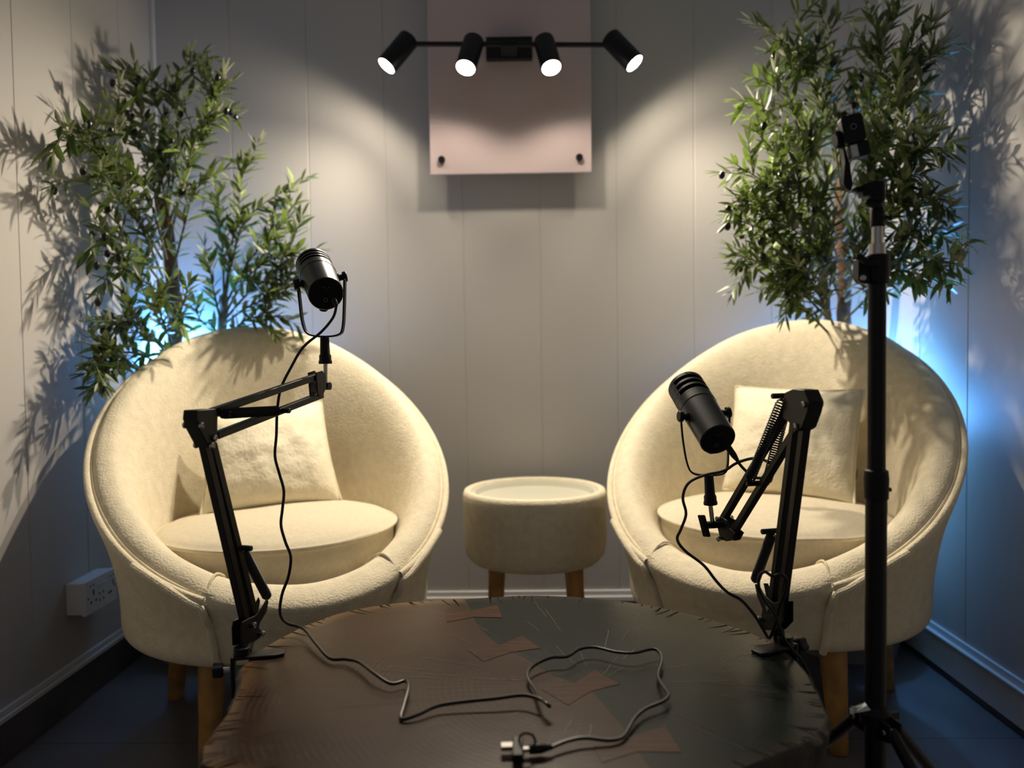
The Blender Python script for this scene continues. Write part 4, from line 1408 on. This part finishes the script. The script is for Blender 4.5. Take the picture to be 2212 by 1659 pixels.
def make_olive(label, pot_c, pot, trunks, sprays, seed, thin):
    r = random.Random(seed)
    t = thing('olive_tree', label, 'potted tree', (pot_c.x, pot_c.y, 0))
    rp, hp = pot
    MB().lathe(prof_smooth([(0, 0), (rp * 0.80, 0), (rp * 0.86, 0.006), (rp * 0.97, hp * 0.5), (rp, hp - 0.008), (rp - 0.004, hp), (rp - 0.012, hp), (rp - 0.016, hp - 0.03)], 3), pot_c, n=48).build('pot', M_POT, t, angle=50)
    MB().lathe([(0, hp - 0.028), (rp - 0.014, hp - 0.03)], pot_c, n=32).build('soil', M_SOIL, t)
    for pts, r0, r1 in trunks:
        sp = smoothpath(pts, 6)
        sp = [p + V((noise.noise(p * 30), noise.noise(p * 30 + V((9, 0, 0))), 0)) * 0.004 for p in sp]
        MB().tube(sp, [r0 + (r1 - r0) * i / (len(sp) - 1) for i in range(len(sp))], 12).build('trunk', M_TRUNK, t)
    st = MB()
    lf = MB()
    tones = []
    ol = []

    def dress(path, tone0, dens, Lm, skip=0.12):
        acc, step = 0.0, 0.0135 / dens
        total = sum((path[i + 1] - path[i]).length for i in range(len(path) - 1))
        run, nxt, ph = 0.0, total * skip, r.uniform(0, PI)
        for i in range(len(path) - 1):
            a, b = path[i], path[i + 1]
            seg = (b - a).length
            d = (b - a).normalized() if seg > 1e-6 else V((0, 0, 1))
            while nxt <= run + seg:
                q = a.lerp(b, (nxt - run) / max(seg, 1e-6))
                ph += PI / 2 + r.uniform(-.5, .5)
                u = d.orthogonal().normalized()
                w = d.cross(u)
                sv = u * math.cos(ph) + w * math.sin(ph)
                for sg in (-1, 1):
                    if r.random() < 0.08:
                        continue
                    dd = (d * r.uniform(0.55, 1.1) + sv * sg * r.uniform(.6, 1.0) + V((0, -0.08, r.uniform(-.25, .35)))).normalized()
                    L = Lm * r.uniform(0.65, 1.25) * (0.75 if nxt > total * .9 else 1)
                    nr = (V((0, -0.4, 1)) + V((r.uniform(-.7, .7), r.uniform(-.7, .7), 0)))
                    tn = min(1, max(0, tone0 + r.gauss(0, 0.22)))
                    leaf(lf, clampv(q), dd, nr, L, L * r.uniform(0.22, 0.31), tn, tones, r.uniform(-.45, .15))
                nxt += step * r.uniform(.75, 1.3)
            run += seg
        dd = (path[-1] - path[-2]).normalized()
        for k in range(2):
            leaf(lf, path[-1], dd + V((r.uniform(-.3, .3), r.uniform(-.3, .3), r.uniform(-.3, .3))), V((0, 0, 1)) + V((r.uniform(-.5, .5), 0, 0)), Lm * .9, Lm * .17, tone0, tones, 0)

    for pts, tone0, nt_ in sprays:
        path = [clampv(p, 0.02) for p in smoothpath(pts, 7)]
        n = len(path)
        st.tube(path, [0.0042 - 0.0032 * i / (n - 1) for i in range(n)], 6)
        dress(path, tone0, 0.85, 0.058, 0.20)
        for k in range(round(nt_ * thin)):
            i = int(n * r.uniform(0.25, 0.9))
            i = min(n - 2, i)
            d = (path[i + 1] - path[i]).normalized()
            u = d.orthogonal().normalized()
            w = d.cross(u)
            a = r.uniform(0, 2 * PI)
            dd = (d * 0.8 + (u * math.cos(a) + w * math.sin(a)) * r.uniform(.5, 1.0) + V((0, -0.05, .15))).normalized()
            L = r.uniform(0.05, 0.105)
            e = path[i] + dd * L + V((0, 0, r.uniform(-.02, .02)))
            tw = [clampv(p, 0.02) for p in smoothpath([path[i], path[i] + dd * L * .5 + V((0, 0, .006)), e], 4)]
            st.tube(tw, [0.0018 - 0.001 * q / (len(tw) - 1) for q in range(len(tw))], 5)
            dress(tw, tone0 + r.uniform(-.1, .15), 0.8, 0.056, 0.12)
            if r.random() < 0.33:
                ol.append(e + V((r.uniform(-.015, .015), r.uniform(-.02, 0), r.uniform(-.02, .01))))
    st.build('stems', M_STEM, t)
    lf.v = [clampv(p) for p in lf.v]
    me = bpy.data.meshes.new('foliage')
    me.from_pydata([tuple(p) for p in lf.v], [], [tuple(f) for f in lf.f])
    me.materials.append(M_LEAF)
    me.polygons.foreach_set('use_smooth', [True] * len(me.polygons))
    at = me.attributes.new('tone', 'FLOAT', 'POINT')
    at.data.foreach_set('value', tones)
    o = bpy.data.objects.new('foliage', me)
    COL.objects.link(o)
    o.parent = t
    o.matrix_parent_inverse = parent_inv(t)
    om = None
    for p in ol[:40]:
        p = clampv(p, 0.02)
        if om is None:
            x = MB().lathe([(0, -0.011), (0.005, -0.009), (0.0078, -0.003), (0.0078, 0.003), (0.005, 0.009), (0, 0.011)], (0, 0, 0), (0.2, 0.1, 1), 12)
            x = x.build('olive', M_OLIVE, None)
            om = x.data
        else:
            x = bpy.data.objects.new('olive', om)
            COL.objects.link(x)
        x.parent = t
        x.location = p - V((pot_c.x, pot_c.y, 0))
    return t


def SP(*a):                           # spray through (u, v, depth) points
    out = []
    u0, v0 = a[0][:2]
    for u, v, d in a:
        if len(a) == 4 and a[0] != a[1]:
            u, v = u0 + (u - u0) * 0.94, v0 + (v - v0) * 0.94
        rx = ray(u, v).x / ray(u, v).y
        lim = (XR - 0.085) / rx if rx > 0 else (XL + 0.085) / rx
        out.append(P(u, v, min(d, lim)))
    return out


def fan(sprays, seed, lo, hi, still=99):        # let the branches lean out over the chair by different amounts
    r = random.Random(seed)
    res = []
    for q, (pts, tone, n) in enumerate(sprays):
        f = r.uniform(lo, hi) if q < still else -0.05
        new = []
        for k, p in enumerate(pts):
            dirn = (p - CAM) / p.y
            new.append(CAM + dirn * (p.y - f * (k / 3) ** 1.3 * (0.35 if p.y < 2.1 else 1)))
        res.append((new, tone, n))
    return res


potL = V((-1.0, 2.37, 0))
trL = [(SP((372, 900, 2.45), (378, 720, 2.45), (372, 600, 2.43), (362, 500, 2.40), (347, 425, 2.37)), 0.024, 0.018),
       (SP((470, 900, 2.46), (476, 760, 2.46), (480, 690, 2.45), (486, 622, 2.43)), 0.018, 0.013)]
trL[0][0].insert(0, V((-1.03, 2.38, 0.17)))
trL[1][0].insert(0, V((-0.97, 2.40, 0.17)))
g_, d_, m_ = 0.62, 0.30, 0.48
sprL = [
    (SP((365, 520, 2.37), (345, 360, 2.34), (300, 220, 2.30), (285, 110, 2.30)), 0.35, 9),
    (SP((360, 480, 2.37), (365, 300, 2.33), (330, 200, 2.30), (262, 130, 2.28)), 0.30, 7),
    (SP((362, 470, 2.36), (385, 300, 2.33), (385, 180, 2.33), (410, 95, 2.33)), 0.40, 8),
    (SP((366, 480, 2.36), (420, 330, 2.32), (450, 240, 2.30), (485, 175, 2.30)), 0.65, 9),
    (SP((366, 520, 2.36), (400, 380, 2.28), (430, 280, 2.25), (470, 235, 2.25)), 0.70, 9),
    (SP((355, 500, 2.36), (310, 330, 2.30), (260, 260, 2.24), (225, 200, 2.20)), 0.30, 6),
    (SP((350, 540, 2.35), (280, 400, 2.18), (190, 310, 2.02), (112, 250, 1.90)), 0.28, 7),
    (SP((350, 560, 2.35), (270, 420, 2.15), (215, 340, 2.08), (170, 270, 2.02)), 0.36, 6),
    (SP((352, 600, 2.35), (300, 480, 2.2), (250, 420, 2.15), (185, 385, 2.05)), 0.35, 7),
    (SP((355, 620, 2.35), (290, 540, 2.2), (230, 500, 2.12), (170, 540, 2.05)), 0.30, 7),
    (SP((360, 640, 2.34), (300, 600, 2.2), (250, 570, 2.12), (215, 610, 2.08)), 0.35, 7),
    (SP((360, 560, 2.3), (330, 450, 2.22), (300, 380, 2.2), (265, 330, 2.18)), 0.5, 8),
    (SP((370, 600, 2.32), (400, 480, 2.24), (420, 410, 2.22), (455, 360, 2.22)), 0.6, 5),
    (SP((360, 720, 2.34), (320, 650, 2.22), (300, 600, 2.18), (320, 540, 2.15)), 0.55, 3),
    (SP((365, 760, 2.3), (300, 700, 2.2), (240, 690, 2.1), (190, 690, 2.05)), 0.25, 7),
    (SP((360, 790, 2.3), (280, 760, 2.18), (225, 770, 2.1), (180, 785, 2.06)), 0.22, 8),
    (SP((345, 830, 2.3), (280, 790, 2.16), (235, 800, 2.1), (195, 845, 2.06)), 0.22, 7),
    (SP((372, 740, 2.3), (350, 690, 2.22), (340, 640, 2.18), (375, 590, 2.15)), 0.55, 3),
    (SP((372, 760, 2.3), (385, 690, 2.24), (400, 640, 2.2), (410, 600, 2.2)), 0.5, 2),
    (SP((380, 800, 2.3), (340, 740, 2.2), (300, 720, 2.18), (270, 660, 2.15)), 0.4, 3),
    # the shorter stem
    (SP((484, 640, 2.40), (480, 520, 2.38), (470, 450, 2.36), (465, 395, 2.35)), 0.6, 5),
    (SP((484, 650, 2.40), (505, 500, 2.38), (520, 420, 2.37), (525, 335, 2.37)), 0.7, 7),
    (SP((486, 650, 2.40), (520, 490, 2.38), (570, 430, 2.37), (640, 388, 2.36)), 0.65, 5),
    (SP((486, 660, 2.39), (540, 560, 2.36), (600, 490, 2.35), (645, 430, 2.34)), 0.55, 6),
    (SP((486, 680, 2.39), (540, 590, 2.34), (620, 540, 2.30), (695, 530, 2.28)), 0.5, 10),
    (SP((486, 690, 2.39), (550, 620, 2.33), (610, 590, 2.30), (670, 575, 2.28)), 0.45, 8),
    (SP((484, 700, 2.38), (540, 660, 2.32), (590, 640, 2.30), (640, 620, 2.28)), 0.4, 9),
    (SP((484, 740, 2.38), (530, 690, 2.33), (570, 680, 2.30), (610, 680, 2.28)), 0.35, 8),
    (SP((478, 700, 2.38), (460, 620, 2.34), (450, 560, 2.33), (440, 520, 2.33)), 0.5, 1),
    (SP((482, 740, 2.38), (455, 700, 2.34), (430, 690, 2.30), (415, 650, 2.28)), 0.4, 1)]
make_olive('shorter olive tree behind the left tub chair, two stems leaning apart and black olives', potL, (0.13, 0.20), trL, fan(sprL, 4, 0.0, 0.15, 20), 11, 0.78)

potR = V((0.970, 2.375, 0))
trR = [(SP((1826, 900, 2.46), (1824, 700, 2.46), (1822, 560, 2.43), (1818, 400, 2.38), (1817, 242, 2.34)), 0.024, 0.017),
       (SP((1798, 900, 2.46), (1788, 690, 2.46), (1778, 600, 2.43), (1768, 540, 2.40)), 0.013, 0.009)]
trR[0][0].insert(0, V((0.985, 2.40, 0.17)))
trR[1][0].insert(0, V((0.955, 2.40, 0.17)))
sprR = [
    (SP((1818, 420, 2.36), (1790, 250, 2.33), (1740, 130, 2.31), (1715, 5, 2.30)), 0.32, 11),
    (SP((1818, 400, 2.36), (1770, 220, 2.32), (1720, 110, 2.28), (1655, 45, 2.25)), 0.35, 10),
    (SP((1818, 380, 2.36), (1800, 220, 2.34), (1780, 120, 2.33), (1790, 30, 2.33)), 0.35, 9),
    (SP((1818, 450, 2.35), (1760, 320, 2.28), (1700, 220, 2.24), (1640, 150, 2.22)), 0.75, 9),
    (SP((1818, 480, 2.35), (1750, 350, 2.26), (1680, 260, 2.20), (1620, 200, 2.18)), 0.75, 10),
    (SP((1815, 520, 2.34), (1740, 420, 2.24), (1680, 340, 2.2), (1625, 270, 2.16)), 0.65, 10),
    (SP((1800, 560, 2.34), (1720, 460, 2.24), (1650, 390, 2.18), (1580, 345, 2.15)), 0.65, 11),
    (SP((1790, 580, 2.34), (1700, 500, 2.24), (1640, 440, 2.18), (1575, 415, 2.15)), 0.62, 10),
    (SP((1785, 620, 2.34), (1700, 540, 2.24), (1640, 490, 2.2), (1590, 470, 2.18)), 0.5, 10),
    (SP((1785, 640, 2.33), (1710, 590, 2.26), (1650, 560, 2.22), (1575, 578, 2.2)), 0.5, 9),
    (SP((1785, 660, 2.33), (1720, 620, 2.28), (1660, 580, 2.24), (1600, 545, 2.22)), 0.45, 8),
    (SP((1790, 690, 2.33), (1740, 640, 2.28), (1700, 610, 2.26), (1660, 610, 2.24)), 0.38, 6),
    (SP((1790, 720, 2.33), (1750, 680, 2.3), (1720, 660, 2.28), (1700, 640, 2.26)), 0.35, 4),
    (SP((1800, 540, 2.33), (1760, 430, 2.24), (1740, 340, 2.2), (1720, 280, 2.2)), 0.6, 9),
    (SP((1810, 560, 2.32), (1780, 480, 2.24), (1750, 420, 2.2), (1700, 390, 2.18)), 0.55, 9),
    (SP((1810, 620, 2.32), (1780, 560, 2.24), (1740, 510, 2.2), (1690, 480, 2.18)), 0.45, 9),
    (SP((1818, 380, 2.36), (1850, 250, 2.34), (1880, 190, 2.32), (1890, 150, 2.32)), 0.5, 7),
    (SP((1820, 400, 2.36), (1870, 240, 2.3), (1900, 130, 2.26), (1905, 60, 2.25)), 0.4, 10),
    (SP((1820, 420, 2.35), (1890, 260, 2.26), (1950, 140, 2.18), (1985, 30, 2.14)), 0.35, 12),
    (SP((1820, 440, 2.35), (1900, 280, 2.22), (1980, 150, 2.1), (2050, 75, 2.02)), 0.3, 12),
    (SP((1822, 470, 2.35), (1900, 330, 2.22), (1960, 230, 2.14), (2010, 170, 2.1)), 0.35, 11),
    (SP((1822, 500, 2.34), (1900, 390, 2.2), (1980, 310, 2.08), (2070, 320, 2.0)), 0.3, 11),
    (SP((1822, 520, 2.34), (1910, 420, 2.2), (1970, 360, 2.1), (2030, 270, 2.05)), 0.32, 10),
    (SP((1824, 560, 2.34), (1910, 470, 2.2), (1970, 430, 2.1), (2030, 410, 2.05)), 0.3, 10),
    (SP((1824, 600, 2.34), (1920, 530, 2.2), (2000, 490, 2.08), (2085, 525, 1.98)), 0.25, 11),
    (SP((1824, 630, 2.34), (1920, 570, 2.2), (2010, 550, 2.06), (2095, 575, 1.97)), 0.25, 10),
    (SP((1826, 650, 2.34), (1900, 600, 2.24), (1960, 580, 2.16), (2020, 600, 2.1)), 0.25, 8),
    (SP((1826, 690, 2.34), (1880, 640, 2.28), (1920, 610, 2.24), (1970, 610, 2.2)), 0.25, 7),
    (SP((1822, 560, 2.32), (1860, 460, 2.24), (1880, 380, 2.2), (1890, 300, 2.2)), 0.45, 9),
    (SP((1822, 600, 2.32), (1870, 520, 2.22), (1910, 460, 2.18), (1950, 440, 2.15)), 0.38, 9),
    (SP((1822, 640, 2.32), (1850, 580, 2.26), (1870, 520, 2.22), (1880, 470, 2.2)), 0.4, 8),
    (SP((1812, 640, 2.32), (1790, 580, 2.26), (1780, 530, 2.24), (1800, 470, 2.2)), 0.45, 8),
    (SP((1800, 700, 2.32), (1770, 640, 2.26), (1750, 600, 2.24), (1720, 570, 2.22)), 0.38, 8)]
make_olive('tall full olive tree in a grey pot behind the right tub chair', potR, (0.165, 0.22), trR, fan(sprR, 6, 0.0, 0.15), 23, 0.80)

# ------------------------------------------------------------------ blue floor lights behind the chairs


def uplight(label, c, foot_dir):
    t = thing('floor_light', label, 'floor lamp', (c.x, c.y, 0))
    MB().lathe([(0, 0), (0.034, 0), (0.036, 0.004), (0.036, 0.010), (0.01, 0.014), (0, 0.014)], V((c.x, c.y, 0)), n=24).build('base', M_BLACKP, t)
    MB().cyl((c.x, c.y, 0.012), (c.x, c.y, c.z - 0.05), 0.006, 10).build('stem', M_BLACKP, t)
    MB().lathe([(0, 0), (0.018, 0), (0.024, 0.01), (0.024, 0.04), (0.021, 0.04), (0.018, 0.012), (0, 0.012)], V((c.x, c.y, c.z - 0.055)), n=24).build('lamp_cup', M_BLACKP, t)
    f = V(foot_dir).normalized()
    MB().tube(smoothpath([V((c.x, c.y, 0.006)), V((c.x, c.y, 0.006)) + f * 0.06, V((c.x, c.y, 0.005)) + f * 0.13], 4), 0.007, 8).build('power_lead', M_BLACKP, t)


BL, BR = V((-1.10, 2.48, 0.84)), V((1.10, 2.49, 0.66))
uplight('small black floor light with blue lamp tucked behind the left chair', BL, (-0.02, -1, 0))
uplight('small black floor light with blue lamp tucked behind the right chair', BR, (0, -1, 0))


def light(name, kind, loc, energy, color, **kw):
    d = bpy.data.lights.new(name, kind)
    d.energy = energy
    d.color = color
    for k, v in kw.items():
        setattr(d, k, v)
    o = bpy.data.objects.new(name, d)
    o.location = loc
    COL.objects.link(o)
    return o


WARM = (1.0, 0.87, 0.69)
for i, (p, ax) in enumerate(SPOTS):
    o = light('spot_beam', 'SPOT', p, 44, WARM, spot_size=math.radians(120), spot_blend=1.0, shadow_soft_size=0.016)
    o.rotation_euler = ax.to_track_quat('-Z', 'Y').to_euler()
    o = light('spot_spill', 'SPOT', p, 5.0, WARM, spot_size=math.radians(176), spot_blend=0.45, shadow_soft_size=0.016)
    o.rotation_euler = ax.to_track_quat('-Z', 'Y').to_euler()
BLUE = (0.11, 0.38, 1.0)
for B, e, sx_ in ((BL, 30.0, 1), (BR, 25.0, -1)):
    o = light('blue_glow', 'SPOT', B + V((0.01 * sx_, -0.01, 0.012)), e, BLUE, spot_size=math.radians(178), spot_blend=0.35, shadow_soft_size=0.02)
    o.rotation_euler = V((-0.12 * sx_, 0.12, -1)).to_track_quat('Z', 'Y').to_euler()
    light('blue_leak', 'POINT', B + V((0.02 * sx_, -0.02, 0.012)), 3.0 if sx_ > 0 else 6.5, BLUE, shadow_soft_size=0.02)

w = bpy.data.worlds.new('world')
scene.world = w
w.use_nodes = True
w.node_tree.nodes['Background'].inputs[0].default_value = (0.88, 0.92, 1.0, 1)
w.node_tree.nodes['Background'].inputs[1].default_value = 0.125

scene.view_settings.view_transform = 'Standard'
scene.view_settings.look = 'None'
scene.view_settings.exposure = 0.05
for o in LOCALS:
    del o['_local']
